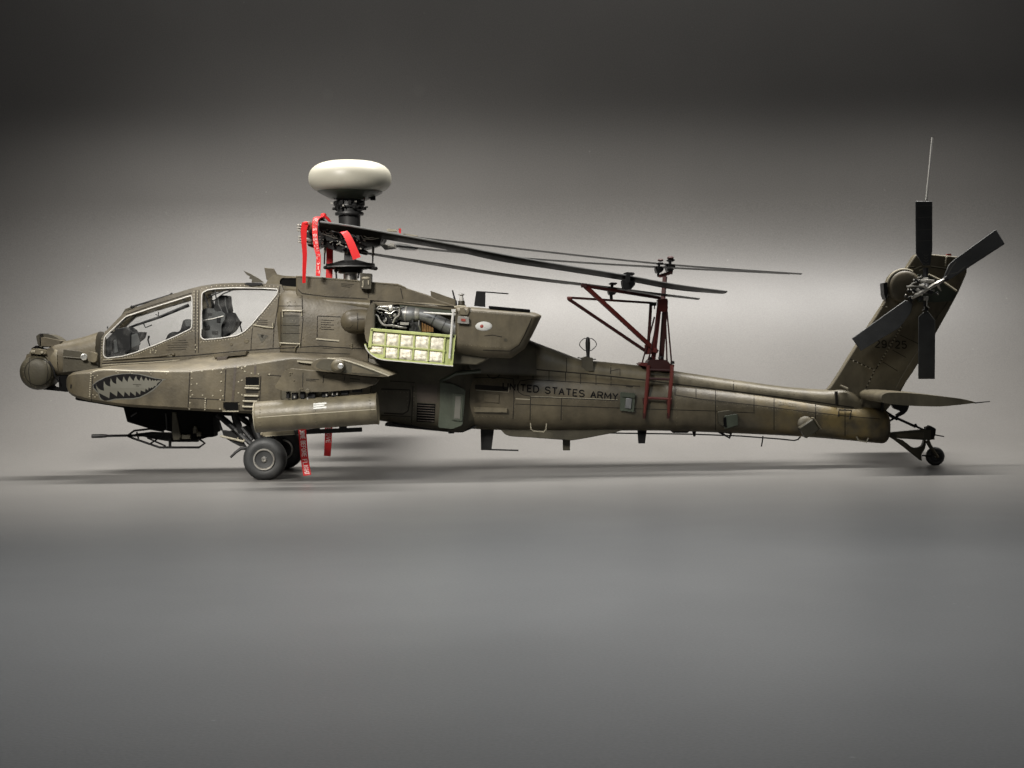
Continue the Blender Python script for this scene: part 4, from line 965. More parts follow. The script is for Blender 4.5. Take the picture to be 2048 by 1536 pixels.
b = B(); mark_line(b, SB, [(952, 780), (1017, 784.5), (1018, 775)], 1.0, .7); mark_line(b, SB, [(1031, 797.5), (1060, 799)], 1.6, .7); mark_line(b, SB, [(1062, 792.5), (1235, 799.5)], .8, .6); obj('panel_edge', b, 'edge', o_boom, smooth=0)
b = B().plate([(968, 787), (999, 789), (998, 806), (968, 804)], -60.5, 3); obj('access_panel', b, 'olive', o_boom, bev=.8)
b = B().plate([(948, 814), (1015, 816), (1015, 825), (948, 824)], -60.5, 4); obj('access_panel', b, 'olive_l', o_boom, bev=.8)
tx = B(); mark_text(tx, SB, 'UNITED STATES ARMY', (1006, 778.5), (1235, 800), (1006.5, 766), .6, 2.5)
obj('boom_lettering', tx, 'mouth', o_boom, smooth=0)
tx = B(); mark_text(tx, SB, 'DANGER', (1558, 809), (1592, 813), (1559, 803), .5, 1.2); obj('danger_stencil', tx, 'olive_l', o_boom, smooth=0)
tx = B(); mark_line(tx, SB, [(1252, 773), (1266, 774)], 1.6, .5); obj('stencil_lines', tx, 'wash', o_boom, smooth=0)
wn = B().plate(round_poly([(1241, 784), (1271, 787), (1268, 824), (1240, 821)], 2), -55, 8).plate(round_poly([(1244, 788), (1270, 790), (1269, 796), (1244, 793)], 1), -58, 4)
o_wn = obj('formation_light_frame', wn, 'olive_g', o_boom, bev=1.2)
obj('light_strip', B().plate([(1252, 796), (1264, 797), (1262, 818), (1250, 816)], -58, 4), 'engine', o_boom, bev=1)
hnd = B().tube([at(1061, 846, -53), at(1062, 858, -52), at(1067, 862, -50), at(1087, 864, -50), at(1092, 859, -52), at(1093, 847, -53)], 1.3, 6)
obj('tie_down_ring', hnd, 'edge', o_boom)
rv = B()
rivets(rv, SB, every([(968, 735), (1178, 751), (1350, 771), (1480, 787), (1625, 806), (1700, 816)], 9) + every([(1205, 733), (1290, 745), (1450, 771), (1600, 790), (1640, 796)], 11), .75)
for u, v0, v1 in ((1431, 784, 858), (1548, 798, 858), (1631, 808, 864), (1690, 817, 868), (1122, 800, 838), (1060, 798, 838), (1027, 762, 836), (1350, 772, 850)): rivets(rv, SB, every([(u + 3, v0), (u + 3, v1)], 7), .75)
rivets(rv, SB, every([(942, 762), (1022, 762)], 8) + every([(940, 832), (1024, 835)], 8) + every([(1064, 797), (1232, 804)], 10) + every([(1355, 794), (1505, 813), (1685, 834)], 10), .75)
obj('rivets', rv, 'olive_l', o_boom)
rv = B(); rivets(rv, SX, every([(920, 622), (1050, 632)], 9) + every([(918, 626), (918, 684)], 9) + every([(924, 690), (1010, 696)], 9), .8); obj('rivets', rv, 'olive_l', o_ex)
rv = B(); rivets(rv, SD, every([(598, 557), (715, 565)], 9) + every([(748, 568), (795, 573), (858, 594)], 9) + every([(610, 586), (715, 595)], 9), .8); obj('rivets', rv, 'olive_l', o_dog)
rv = B(); rivets(rv, SL, every([(766, 783), (815, 785), (815, 818)], 7) + every([(829, 770), (826, 846)], 7) + every([(766, 836), (820, 839)], 8), .8); obj('rivets', rv, 'olive', o_low)
rv = B(); rivets(rv, SPd, every([(520, 812), (520, 858)], 6) + every([(740, 795), (741, 838)], 6) + every([(630, 801), (632, 850)], 7), .8); obj('rivets', rv, 'olive', o_pod)
# warning sensor boxes
bx = B().plate(round_poly([(1436, 824), (1460, 821), (1476, 828), (1476, 852), (1455, 858), (1437, 846)], 2), -62, 26)
o_b1 = obj('sensor_box', bx, 'olive_d', heli, bev=1.5)
obj('sensor_face', B().plate(round_poly([(1449, 832), (1475, 828), (1476, 850), (1450, 858)], 2.5), -66, 8), 'olive_g', o_b1, bev=1.2)
obj('sensor_face', B().plate(round_poly([(1447, 836), (1452, 834), (1454, 855), (1448, 853)], 1), -68, 4), 'void', o_b1)
pc = SB.hit(1610, 847, 0) ; 
o_b2 = obj('sensor_mount', B().lathe(pc, (0, -1, .25), [(-6, 16), (3, 15), (6, 11), (7, 4)], 24), 'olive_l', heli)
Rb = Matrix.Rotation(math.radians(-33), 3, 'Y')
obj('sensor_head', B().box(at(1617, 857, -56), (32, 24, 25), Rb), 'olive_d', o_b2, bev=2)
obj('sensor_lens', B().box(at(1632.5, 847, -58), (3, 26, 28), Rb), 'olive_l', o_b2, bev=.8)
obj('hand_hold', B().tube([SB.hit(1677, 833, 1), SB.hit(1677, 822, 4), SB.hit(1702, 823, 4), SB.hit(1699, 838, 1)], 1.5, 6), 'wash', o_boom)
obj('tie_down_ring', B().tube([at(1713, 873, -34), at(1717, 881, -34), at(1733, 884, -34), at(1737, 876, -34)], 1.6, 6), 'edge', o_boom)
# loop antenna on the spine
la = B().plate(round_poly([(1164, 716), (1172, 713), (1186, 716), (1187, 742), (1162, 742)], 2), -34, 40); o_la = obj('antenna_base', la, 'olive_d', heli, bev=1.5)
stk = B().lathe(at(1176, 716, -14), (0, 0, 1), [(-4, 6), (0, 4), (8, 3.4), (18, 4.6), (30, 5), (38, 4), (41, 2.5), (42, .5)], 14); obj('antenna_stalk', stk, 'black', o_la)
for sgn in (-1, 1):
    lp = [at(1176 + sgn * 3, 677, -14)] + [at(1176 + sgn * (8 + 9 * math.sin(math.pi * t / 8)), 677 + 23 * t / 8, -14) for t in range(9)] + [at(1176 + sgn * 2, 702, -14)]
    obj('antenna_loop', B().tube(lp, .9, 6), 'black', o_la)
obj('antenna_bracket', B().bar(at(1155, 715, -20), at(1170, 718, -20), 3, 2).bar(at(1182, 719, -20), at(1192, 718.5, -20), 3, 2), 'black', o_la)
# belly of the boom: fairing, antennas, pipe
b = B().plate(smooth_loop([(1000, 850), (1003, 861), (1018, 872), (1060, 875), (1130, 880), (1150, 880), (1200, 871), (1240, 862), (1240, 850)], 3), -26, 52); obj('belly_fairing', b, 'olive_d', heli, bev=5, seg=3)
an = B().plate([(961, 852), (989, 852), (983, 899), (962, 900)], -4, 8); o_a = obj('blade_antenna', an, 'black', heli, bev=.8); obj('antenna_whip', B().tube([at(962, 898.5, 0), at(1037, 900.8, 0)], 1.7, 6), 'black', o_a)
an = B().plate([(1125, 866), (1141, 866), (1140, 901), (1126, 901)], -5, 10).plate([(1124, 852), (1151, 853), (1150, 866), (1146, 869), (1126, 869)], -16, 20); obj('blade_antenna', an, 'olive_d', heli, bev=1)
an = B().plate([(1275, 858), (1294, 858), (1290, 887), (1277, 887)], -4, 8); obj('blade_antenna', an, 'black', heli, bev=.6)
an = B().plate([(1384, 860), (1393, 860), (1391, 873), (1387, 873)], -3, 6).plate([(1341, 861), (1380, 862), (1375, 866), (1346, 866)], -8, 16); obj('blade_antenna', an, 'black', heli, bev=.6)
an = B().plate([(1430, 862), (1465, 865), (1460, 878)], -14, 3, holes=[[(1447, 866), (1460, 868), (1458, 874)]]).plate([(1430, 862), (1465, 865), (1460, 878)], 10, 3, holes=[[(1447, 866), (1460, 868), (1458, 874)]]); obj('antenna_mount', an, 'black', heli)
pp = B().tube([at(u, v, -8) for u, v in ((1215, 866), (1290, 867), (1390, 868.5), (1480, 872), (1560, 878), (1588, 881), (1596, 879), (1601, 873))], 1.5, 6); o_pp = obj('underside_pipe', pp, 'black', heli)
obj('whip_antenna', B().tube([at(1526, 872, -6), at(1525, 880, -6), at(1523, 893, -6)], 1.3, 6), 'black', heli)
# --- tail fin
fin_o = [(1655, 780), (1662, 772), (1680, 745), (1700, 712), (1732, 662), (1764, 613), (1780, 586), (1806, 548), (1829, 511), (1836, 507.5), (1864, 508), (1913, 512.5), (1934, 518), (1934, 545), (1917, 584), (1895, 625), (1872, 666), (1845, 715), (1812, 765), (1798, 790), (1776, 818), (1760, 838), (1700, 838), (1700, 812), (1690, 792)]
fin = B().plate(fin_o, -12, 24)
o_fin = obj('tail_fin', fin, 'olive_l', heli, bev=7, seg=4, smooth=50)  # paler olive, not fading: light on the fin put into its colour
SF = Surf(fin)
te = B().plate([(1930, 548), (1934, 545), (1917, 584), (1895, 625), (1872, 666), (1845, 712), (1826, 744), (1798, 783), (1786, 786), (1806, 748), (1842, 690), (1870, 640), (1905, 590)], -13.5, 3); obj('fin_trailing_edge', te, 'olive_l', o_fin, bev=1)
mk = B()
mark_line(mk, SF, [(1700, 718), (1750, 740)], 1.2); mark_line(mk, SF, [(1752, 738), (1775, 700), (1804, 652)], 1.2); mark_line(mk, SF, [(1749, 742), (1728, 784), (1716, 812)], 1.2)
mark_line(mk, SF, [(1800, 670), (1850, 694)], 1.0); mark_line(mk, SF, [(1766, 724), (1795, 742)], .9); mark_line(mk, SF, [(1785, 700), (1812, 715)], .9)
mark_line(mk, SF, [(1812, 534), (1845, 536)], 1.2); mark_line(mk, SF, [(1862, 534), (1900, 540)], 1.4); mark_line(mk, SF, [(1700, 795), (1716, 803)], 1.1)
obj('panel_lines', mk, 'wash', o_fin, smooth=0)
b = B(); mark_line(b, SF, [(1862, 532), (1896, 537)], 1.4, .7); mark_line(b, SF, [(1814, 533), (1828, 533)], 1.2, .7); mark_line(b, SF, [(1828, 538), (1843, 532)], 2, .8); mark_line(b, SF, [(1838, 541), (1848, 536)], 2, .8); obj('panel_edge', b, 'edge', o_fin, smooth=0)
rv = B(); rivets(rv, SF, seq((1707, 722), (1748, 740), 6) + seq((1747, 746), (1731, 779), 5) + seq((1757, 730), (1802, 655), 14) + seq((1893, 515), (1891, 530), 5) + [(1765, 612), (1773, 614)], 1.7); obj('rivets', rv, 'edge', o_fin, kind='stuff')
for i, ch in enumerate('29025'):
    tx = B(); u0 = 1749 + i * 13.4; v0 = 694.5 + i * .5; mark_text(tx, SF, ch, (u0 + 1, v0), (u0 + 10.2, v0 + .4), (u0 + 1, v0 - 14), .6, 2.6)
    obj('serial_digit', tx, 'wash' if i != 2 else 'brown', o_fin, smooth=0)
obj('fin_root_fairing', B().plate(round_poly([(1717, 814), (1719, 806), (1727, 787), (1730, 787), (1724, 808), (1719, 818)], 1.5), -20, 12), 'olive_l', o_fin, bev=1.5)
obj('fin_root_scoop', B().tube([at(1680, 771, -22), at(1695, 779, -24)], [2.5, 4.0], 10), 'olive_l', o_fin)
obj('fin_root_slot', B().plate([(1671, 783), (1676, 783), (1676, 809), (1671, 808)], -32, 10), 'wash', o_fin)
# gearbox fairing
gb = B().lathe(at(1808, 574, -14), (0, -1, 0), [(-16, 36), (2, 34), (8, 33), (12, 30), (14, 26), (14.5, 1)], 40)
o_gb = obj('tail_gearbox_fairing', gb, 'olive', heli, smooth=40)
obj('fairing_rim', B().tube([at(1808 + 34 * math.cos(a), 574 - 35 * math.sin(a), -21) for a in [math.radians(60 + 10 * k) for k in range(13)]], 2.6, 8), 'edge', o_gb)
obj('fairing_intake', B().plate(round_poly([(1767, 566), (1775, 564), (1775, 590), (1772, 600), (1768, 588)], 2), -24, 30), 'black', o_gb, bev=1)
gf = B().plate(round_poly([(1836, 548), (1856, 549), (1884, 562), (1914, 583), (1906, 602), (1880, 604), (1836, 604)], 3), -22, 14); obj('fairing_panel', gf, 'olive_g', o_gb, bev=3)
obj('fairing_panel_edge', B().tube([at(1857, 549, -24), at(1884, 562, -24), at(1913, 582, -23)], 2.0, 8), 'edge', o_gb)
# whip antenna on fin top
wa = B().tube([at(1865, 275, 4), at(1859, 340, 4), at(1853, 400, 4)], [2.2, 2.3, 2.5], 8).tube([at(1853, 400, 4), at(1846, 510, 4)], 1.6, 8)
obj('tail_whip_antenna', wa, 'antenna', heli)
obj('fin_top_light', B().plate(round_poly([(1894, 508), (1902, 507), (1903, 512), (1894, 511)], 1), -4, 8), 'redlens', o_fin)
# --- tail rotor
YR = -58
o_tr = obj('tail_rotor_hub', B().lathe(at(1850, 577, YR), (0, -1, 0), [(-34, 7), (-10, 7), (-8, 11), (0, 12), (4, 10), (8, 7), (12, 5), (14, 2)], 20), 'gun', heli)
def tblade(pts, y0, y1, th=3.4, nseg=6):
    # pts: outline; y ramps across the chord to give pitch
    b = B().plate(pts, lambda u, v: y0 + (y1 - y0) * ((u - 1850) * nx_ + (v - 577) * ny_) / 34, th); return b
for (outl, ang) in (([(1831, 402), (1865, 402), (1865, 500), (1861, 531), (1847, 531), (1832, 508)], 0),
                    ([(1837, 758), (1870, 758), (1871, 640), (1856, 622), (1846, 625), (1837, 634)], 0),
                    ([(1993, 458), (2010, 488), (1930, 540), (1898, 560), (1887, 555), (1897, 530), (1910, 518)], 1),
                    ([(1704, 677), (1722, 702), (1800, 655), (1822, 625), (1826, 605), (1811, 600), (1780, 622)], 1)):
    nx_, ny_ = (1, 0) if not ang else (.55, .83)
    tb = tblade(outl, YR, YR - (4 if not ang else 7))
    o_tb = obj('tail_rotor_blade', tb, 'tblade', heli, bev=1.1)
    if not ang and outl[0][1] < 500:
        s_ = Surf(tb); mk = B()
        for k, (v, x) in enumerate(((518, 4), (523, 5), (529, 6), (512, 5))): mark_line(mk, s_, [(1852 - x, v - 3), (1852, v), (1852 + x, v - 3)], .8, .4)
        for v in (412, 435, 460, 482): mark_line(mk, s_, [(1836, v), (1862, v - 1)], .7, .3)
        obj('blade_scuffs', mk, 'grey', o_tb, smooth=0)
    if ang and outl[0][0] > 1900:
        s_ = Surf(tb); mk = B(); mark_line(mk, s_, [(1912, 524), (1905, 532), (1896, 548), (1889, 555)], 1.5, .4); mark_line(mk, s_, [(1900, 548), (1915, 545), (1930, 533)], .9, .4); obj('blade_scuffs', mk, 'grey', o_tb, smooth=0)
    if not ang and outl[0][1] > 600:
        s_ = Surf(tb); mk = B(); mark_line(mk, s_, [(1856, 624), (1869, 641), (1869.5, 660)], .9, .4); mark_line(mk, s_, [(1838, 634), (1846, 626)], .8, .4); obj('blade_scuffs', mk, 'grey', o_tb, smooth=0)
h14 = lambda x, y, d=-70: at(1780 + x / 14.63, 520 + y / 14.63, d)
for nm, pts, r, m_ in (('hub_arm', [(640, 1110, -66), (900, 960, -76), (1080, 860, -78), (1270, 740, -78), (1420, 660, -72), (1600, 560, -62)], [3.2, 4.6, 3, 4.2, 4.2, 2], 'engine_l'),
                       ('hub_arm', [(780, 850, -72), (900, 960, -76), (960, 1000, -76)], [3.4, 3.8, 4], 'engine_l'),
                       ('hub_fork', [(900, 610, -70), (1040, 620, -74), (1290, 630, -72)], [3.4, 4.6, 3.4], 'engine_l'),
                       ('hub_fork', [(960, 560, -70), (1120, 560, -72)], [3, 3], 'engine_l'),
                       ('pitch_link', [(490, 780, -66), (640, 770, -70), (860, 770, -70)], [2.2, 1.6, 1.8], 'engine_l'),
                       ('pitch_link', [(580, 760, -66), (680, 680, -68), (780, 640, -70)], [1.6, 1.6, 1.8], 'engine_l'),
                       ('pitch_link', [(860, 740, -74), (980, 760, -78), (1080, 830, -78)], [3, 3.2, 3], 'engine_l'),
                       ('pitch_horn', [(1400, 700, -74), (1430, 800, -72), (1500, 910, -70)], [3.6, 2.6, .6], 'engine_l'),
                       ('pitch_link', [(800, 530, -66), (900, 500, -68), (930, 470, -68)], [1.2, 2, 2.6], 'engine_l'),
                       ('pitch_horn', [(1080, 1120, -68), (1080, 1340, -66), (1150, 1400, -66)], [1.6, 1.4, 1.2], 'engine_l'),
                       ('pitch_horn', [(940, 1480, -66), (1000, 1440, -66), (1000, 1360, -66)], [1.2, 1, .8], 'engine_l'),
                       ('hub_fork', [(540, 1080, -64), (640, 1050, -66), (720, 1080, -66), (600, 1150, -64), (540, 1090, -64)], 1.3, 'engine_l'),
                       ('blade_grip', [(1040, 240, -60), (1040, 400, -62), (1040, 520, -66)], [6, 5, 4.4], 'black'),
                       ('blade_grip', [(1040, 1060, -66), (1030, 1300, -62), (1050, 1480, -60)], [4, 3.6, 5.4], 'black'),
                       ('blade_grip', [(1420, 680, -64), (1560, 590, -62), (1660, 540, -60)], [4.4, 4, 6], 'black'),
                       ('blade_grip', [(860, 1000, -66), (700, 1100, -62), (560, 1170, -62)], [4.4, 4, 6], 'black')):
    obj(nm, B().tube([h14(*p) for p in pts], r, 8), m_, o_tr)
bx = B().box(h14(1050, 1120, -70), (8.5, 6, 8.5)); obj('hub_block', bx, 'engine_l', o_tr, bev=.8)
bt = B()
for (x, y) in ((530, 870), (460, 1030), (1280, 890), (740, 1010), (1160, 740), (660, 1090), (850, 600), (1400, 990), (700, 590), (620, 880), (680, 960)): bt.ball(h14(x, y, -74), 2.0, 10, 8)
obj('hub_bolts', bt, 'engine_l', o_tr, kind='stuff')
bt = B()
for (x, y, s_) in ((560, 900, 7), (700, 900, 8), (470, 1060, 6), (830, 620, 7), (740, 600, 6), (1180, 940, 9), (1380, 980, 6), (1010, 900, 8), (900, 1120, 8)): bt.box(h14(x, y, -66), (s_, 8, s_), Matrix.Rotation(x, 3, 'Y'))
obj('hub_housings', bt, 'gun', o_tr, bev=1)

# --- stabilator
sb_o = smooth_loop([(1763, 797), (1766, 789), (1780, 785), (1820, 786), (1870, 791), (1920, 797), (1950, 804), (1950, 806), (1915, 810), (1880, 813), (1830, 812), (1790, 809), (1768, 805)], 3)
b = B().plate(sb_o, -205, 410); o_sb = obj('stabilator', b, 'olive_l', heli, bev=1.5, smooth=40)
obj('static_wick', B().tube([at(1949, 806, -205), at(1980, 803, -205)], [1.4, .9], 6), 'black', o_sb)
br = B().plate([(1782, 808), (1820, 809), (1815, 822), (1808, 829), (1795, 833), (1792, 830), (1803, 823), (1788, 817)], -6, 12); obj('stabilator_bracket', br, 'black', heli, bev=1)
obj('stabilator_actuator', B().tube([at(1766, 800, -20), at(1763, 822, -20)], 3, 8), 'black', heli)
obj('stabilator_link', B().tube([at(1808, 826, 0), at(1792, 834, 0), at(1779, 842, 0)], 2.2, 8).tube([at(1768, 822, 0), at(1784, 833, 0), at(1795, 838, 0)], 3.4, 8), 'black', heli)
# --- tail gear
tg = B().tube([at(1793, 836, 0), at(1830, 853, 0)], 2.6, 8).tube([at(1812, 844, 0), at(1848, 860, 0)], 2.0, 8).tube([at(1829, 849, 0), at(1832, 854, 0)], 4, 8)
o_tg = obj('tail_strut', tg, 'black', heli)
b = B().plate(round_poly([(1775, 866), (1830, 861), (1853, 859), (1862, 861), (1863, 880), (1845, 880), (1800, 877), (1778, 874)], 1.5), -9, 18); obj('tail_gear_arm', b, 'olive_d', heli, bev=1.2)
obj('tail_gear_arm_web', B().plate([(1790, 868), (1848, 864), (1848, 876), (1800, 873)], -10.2, 2), 'olive', heli, bev=.5)
b = B().plate(smooth_loop([(1780, 873), (1805, 880), (1822, 893), (1833, 896), (1845, 892), (1849, 880), (1853, 882), (1850, 898), (1843, 910), (1844, 922), (1835, 915), (1810, 895), (1790, 880)], 2), -8, 16); obj('tail_guard', b, 'olive_d', heli, bev=1)
b = B().plate(round_poly([(1852, 855), (1858, 853), (1860, 851), (1868, 855), (1872, 858), (1871, 870), (1866, 878), (1862, 880), (1862, 860), (1853, 860)], 1), -9, 18); obj('tail_gear_head', b, 'black', heli, bev=1)
obj('tail_gear_head_collar', B().lathe(at(1862, 870, 0), (0, 0, 1), [(-9, 7), (9, 7)], 14), 'olive', heli)
obj('tail_gear_lock', B().tube([at(1871, 870, 0), at(1888, 873, 0)], 1.3, 6), 'black', heli)
fk = B()
for yy in (-11, 11): fk.tube([at(1855, 882, yy * .7), at(1860, 892, yy), at(1876, 915, yy)], [4.5, 4, 3.2], 8)
obj('tail_fork', fk, 'olive', heli); obj('tail_fork_link', B().tube([at(1844, 911, 0), at(1862, 912, -10)], 1.8, 6), 'black', heli)
def wheel(name, c, r, wd, parent, hubr):
    rt = r; h = wd / 2
    tyre = B().lathe(c, (0, -1, 0), [(-h * .8, rt * .50), (-h, rt * .58), (-h, rt * .74), (-h * .86, rt * .90), (-h * .5, rt * .985), (0, rt), (h * .5, rt * .985), (h * .86, rt * .90), (h * .96, rt * .80), (h, rt * .74), (h * 1.0, rt * .60), (h * .85, rt * .50)], 56)
    for p in tyre.v:   # the loaded tyre is flattened where it stands
        if p.z < .2: p.z = .2 + (p.z - .2) * .02; p.y = c.y + (p.y - c.y) * 1.03
    e = obj(name, tyre, 'rubber', parent, smooth=50)
    rim = B().lathe(c, (0, -1, 0), [(h * .45, rt * .395), (h * .85, rt * .41), (h * 1.04, rt * .435), (h * 1.06, rt * .49), (h * .85, rt * .50), (-h * .8, rt * .5)], 48)
    obj('wheel_rim', rim, 'engine_l' if hubr > 30 else 'gun', e, smooth=40)
    dsk = B().lathe(c, (0, -1, 0), [(h * .2, rt * .42), (h * .35, rt * .39), (h * .5, rt * .28), (h * .55, rt * .12), (h * .5, .5)], 40); obj('wheel_disc', dsk, 'brown' if hubr > 30 else 'olive', e)
    obj('wheel_hub', B().lathe(c, (0, -1, 0), [(h * .6, rt * .14), (h * .95, rt * .135), (h * 1.05, rt * .09), (h * 1.05, rt * .05), (h * 1.0, rt * .045), (h * 1.1, .3)], 20), 'steel', e)
    bb = B()
    for k in range(8):
        a = 2 * math.pi * k / 8; bb.lathe(Vector(c) + Vector((math.cos(a), 0, math.sin(a))) * rt * .30, (0, -1, 0), [(h * .6, rt * .03), (h * .8, rt * .03), (h * .82, .1)], 8)
    obj('wheel_bolts', bb, 'gun', e, kind='stuff')
    return e
RT = 18.6; ct = at(1870, 911, 0); ct.z = RT - 1
wheel('tail_wheel', ct, RT, 15, heli, 18)
# --- main gear
RM = 41.5
cN = at(530.5, 917.5, -129); cN.z = RM - 1.8
o_w1 = wheel('main_wheel', cN, RM, 34, heli, 42)
cF = Vector((cN.x, 129, RM)); wheel('main_wheel', cF, RM, 34, heli, 42)
for sg in (-1, 1):
    M_ = (lambda b: b) if sg < 0 else (lambda b: b.mir())
    leg = B().tube([at(500, 822, -84), at(512, 858, -96), Vector((cN.x, -108, RM))], [7, 8, 8], 12).tube([Vector((cN.x, -108, RM)), Vector((cN.x, -128, RM))], 6, 12)
    obj('gear_leg', M_(leg), 'black', heli)
    sk = B().tube([at(436, 829, -80), at(456, 846, -84), at(470, 858, -88)], [6, 6.4, 6], 12); o_sk = obj('shock_strut', M_(sk), 'black', heli)
    obj('shock_piston', M_(B().tube([at(466, 854, -87), at(484, 872, -96), at(505, 890, -104)], [4.4, 4.4, 5], 10)), 'gun', o_sk)
    pt = B().plate([(433, 828), (438, 840), (446, 870), (452, 874), (480, 882), (488, 880), (478, 862), (470, 858), (458, 862), (440, 861), (434, 835)], -80, 8); obj('gear_plate', M_(pt), 'black', heli, bev=1)
    lk = B().tube([at(468, 826, -90), at(478, 850, -92), at(482, 880, -94)], [4.5, 6, 5], 8).tube([at(484, 856, -94), at(504, 880, -100)], 5, 8); obj('gear_link', M_(lk), 'black', heli)
    stp = B().tube([at(441, 872, -100), at(487, 883, -102)], 2.2, 8).tube([at(475, 880, -101), at(476, 875, -101)], 1.4, 6).tube([at(487, 883, -102), at(489, 879, -102)], 2, 6)
    obj('gear_step', M_(stp), 'edge', heli)
    obj('step_bracket', M_(B().plate([(450, 876), (487, 884), (492, 893), (480, 893), (466, 886)], -98, 6)), 'black', heli, bev=.6)
    lv = B().tube([at(461, 915, -110), at(471, 905, -108), at(482, 897, -106), at(494, 896, -104)], [2.2, 2.6, 3.2, 3.8], 8); obj('tow_lever', M_(lv), 'black', heli)
# --- chin gun
c3 = lambda x, y, d=0: at(160 + x / 5.12, 780 + y / 5.12, d)
gm = B().plate([(244, 806), (430, 818), (428, 874), (412, 875), (405, 878), (370, 882), (346, 880), (342, 858), (325, 862), (297, 857), (254, 844)], -22, 44); o_gm = obj('gun_mount', gm, 'void', heli, bev=2)
obj('gun_mount_plate', B().plate([(344, 824), (352, 824), (357, 850), (362, 872), (358, 880), (346, 880), (344, 866)], -44, 8), 'olive_d', o_gm, bev=1)
obj('gun_mount_strut', B().tube([c3(520, 270, -43), c3(580, 230, -43)], 1.8, 6).tube([c3(880, 240, -43), c3(890, 400, -43)], 1.8, 6), 'gun', o_gm)
obj('gun_motor', B().box(c3(1090, 480, -43), (17, 10, 8)).lathe(c3(1180, 400, -46), (0, 0, 1), [(-8, 5), (2, 5), (3, 3.5), (6, 3)], 12).box(c3(1220, 450, -43), (8, 8, 9)), 'olive_d', o_gm, bev=1)
gn = B().lathe(at(183.5, 872.3, 0), at(300, 870.3, 0) - at(183.5, 872.3, 0), [(0, 1.5), (0, 3.6), (3, 4.0), (20, 4.0), (29, 3.2), (32, 2.5), (95, 2.6), (140, 5), (190, 6), (192, 1)], 14)
o_gn = obj('chain_gun', gn, 'gun', heli)
for yy in (-20, 20):
    fr = B().tube([c3(490, 470, 0), c3(530, 490, yy * .6), c3(815, 588, yy), c3(1220, 588, yy), c3(1278, 545, yy), c3(1220, 500, yy)], 2.3, 8)
    fr.tube([c3(490, 465, 0), c3(555, 417, yy * .7), c3(720, 398, yy), c3(850, 420, yy)], 2.1, 8)
    fr.tube([c3(720, 550, yy), c3(840, 470, yy), c3(860, 400, yy)], 1.8, 6).tube([c3(580, 430, yy * .7), c3(600, 500, yy * .7)], 1.8, 6).tube([c3(690, 490, yy), c3(880, 575, yy)], 1.8, 6).tube([c3(920, 588, yy), c3(925, 480, yy)], 3, 6).tube([c3(600, 470, yy * .7), c3(840, 440, yy)], 2, 6)
    obj('gun_cradle', fr, 'black', o_gn)
obj('gun_receiver', B().plate(round_poly([(268, 868), (300, 864), (345, 866), (396, 876), (396, 884), (345, 884), (300, 877)], 2), -7, 14), 'black', o_gn, bev=1)
# --- rotor mast, radome and hub
rd = []
for i in range(29):
    t = math.pi * i / 28 - math.pi / 2
    c_, s_ = max(.001, math.cos(t)), math.sin(t)
    rd.append((math.copysign(abs(s_) ** .9, s_) * (36 if s_ > 0 else 31), 82.5 * c_ ** (.6 if s_ > 0 else .5)))
pr = at(700, 358, 0)
rdm = B().lathe(pr, (0.012, 0, 1), rd, 64)
o_rd = obj('radome', rdm, 'cream', heli, smooth=50)
bot = B().lathe(pr, (0.03, 0, 1), [(-41, 1), (-41, 36), (-36, 47), (-31, 57), (-27.5, 63), (-26, 65), (-25.5, 1)], 64)
obj('radome_base', bot, 'olive_g', o_rd, smooth=50)
q5 = lambda x, y, d=0: at(560 + x / 5.487, 300 + y / 5.487, d)
ms = B().lathe(at(699, 440, 0), (0, 0, 1), [(-16, 21.5), (-2, 21.5), (8, 22), (9, 28), (12, 29), (15, 28), (16, 24), (24, 24), (24, 28), (27, 29), (30, 28), (31, 25), (40, 25), (42, 33), (48, 35), (54, 36), (58, 1)], 36)
o_ms = obj('mast_fairing', ms, 'gun', heli, smooth=30)
bt = B(); rn = random.Random(3)
for k in range(22):
    a = 2 * math.pi * k / 22
    c = at(699, 440, 0)
    bt.box(c + Vector((36 * math.cos(a), 36 * math.sin(a), 49)), (6, 6, 8), Matrix.Rotation(a, 3, 'Z'))
    if k % 2: bt.box(c + Vector((27 * math.cos(a), 27 * math.sin(a), 33)), (8, 6, 9), Matrix.Rotation(a, 3, 'Z'))
    if k % 3 == 0: bt.lathe(c + Vector((30 * math.cos(a), 30 * math.sin(a), 22)), (math.cos(a), math.sin(a), 0), [(-4, 3), (3, 3), (4, 2)], 10)
obj('mast_connectors', bt, 'black', o_ms, bev=.6, kind='stuff')
bt = B()
for k in range(9):
    a = 2 * math.pi * k / 9 + .3; c = at(699, 440, 0); bt.box(c + Vector((35 * math.cos(a), 35 * math.sin(a), 26 + 8 * (k % 3))), (5, 3, 3), Matrix.Rotation(a, 3, 'Z')); 
obj('mast_clips', bt, 'engine_l', o_ms, kind='stuff')
cb = B().tube([q5(870, 560, -20), q5(890, 520, -26), q5(930, 530, -26), q5(920, 580, -24), q5(880, 590, -20)], 1.6, 6).tube([q5(600, 640, -24), q5(640, 600, -26), q5(690, 610, -26), q5(730, 640, -26)], 1.6, 6).tube([q5(820, 650, -24), q5(870, 610, -26), q5(915, 625, -24), q5(910, 655, -22), q5(850, 660, -24)], 1.8, 6)
obj('mast_cables', cb, 'black', o_ms)
obj('radome_fitting', B().box(q5(1020, 530, -6), (10, 8, 8)).box(q5(960, 520, -10), (14, 8, 5)), 'black', o_rd, bev=.6)
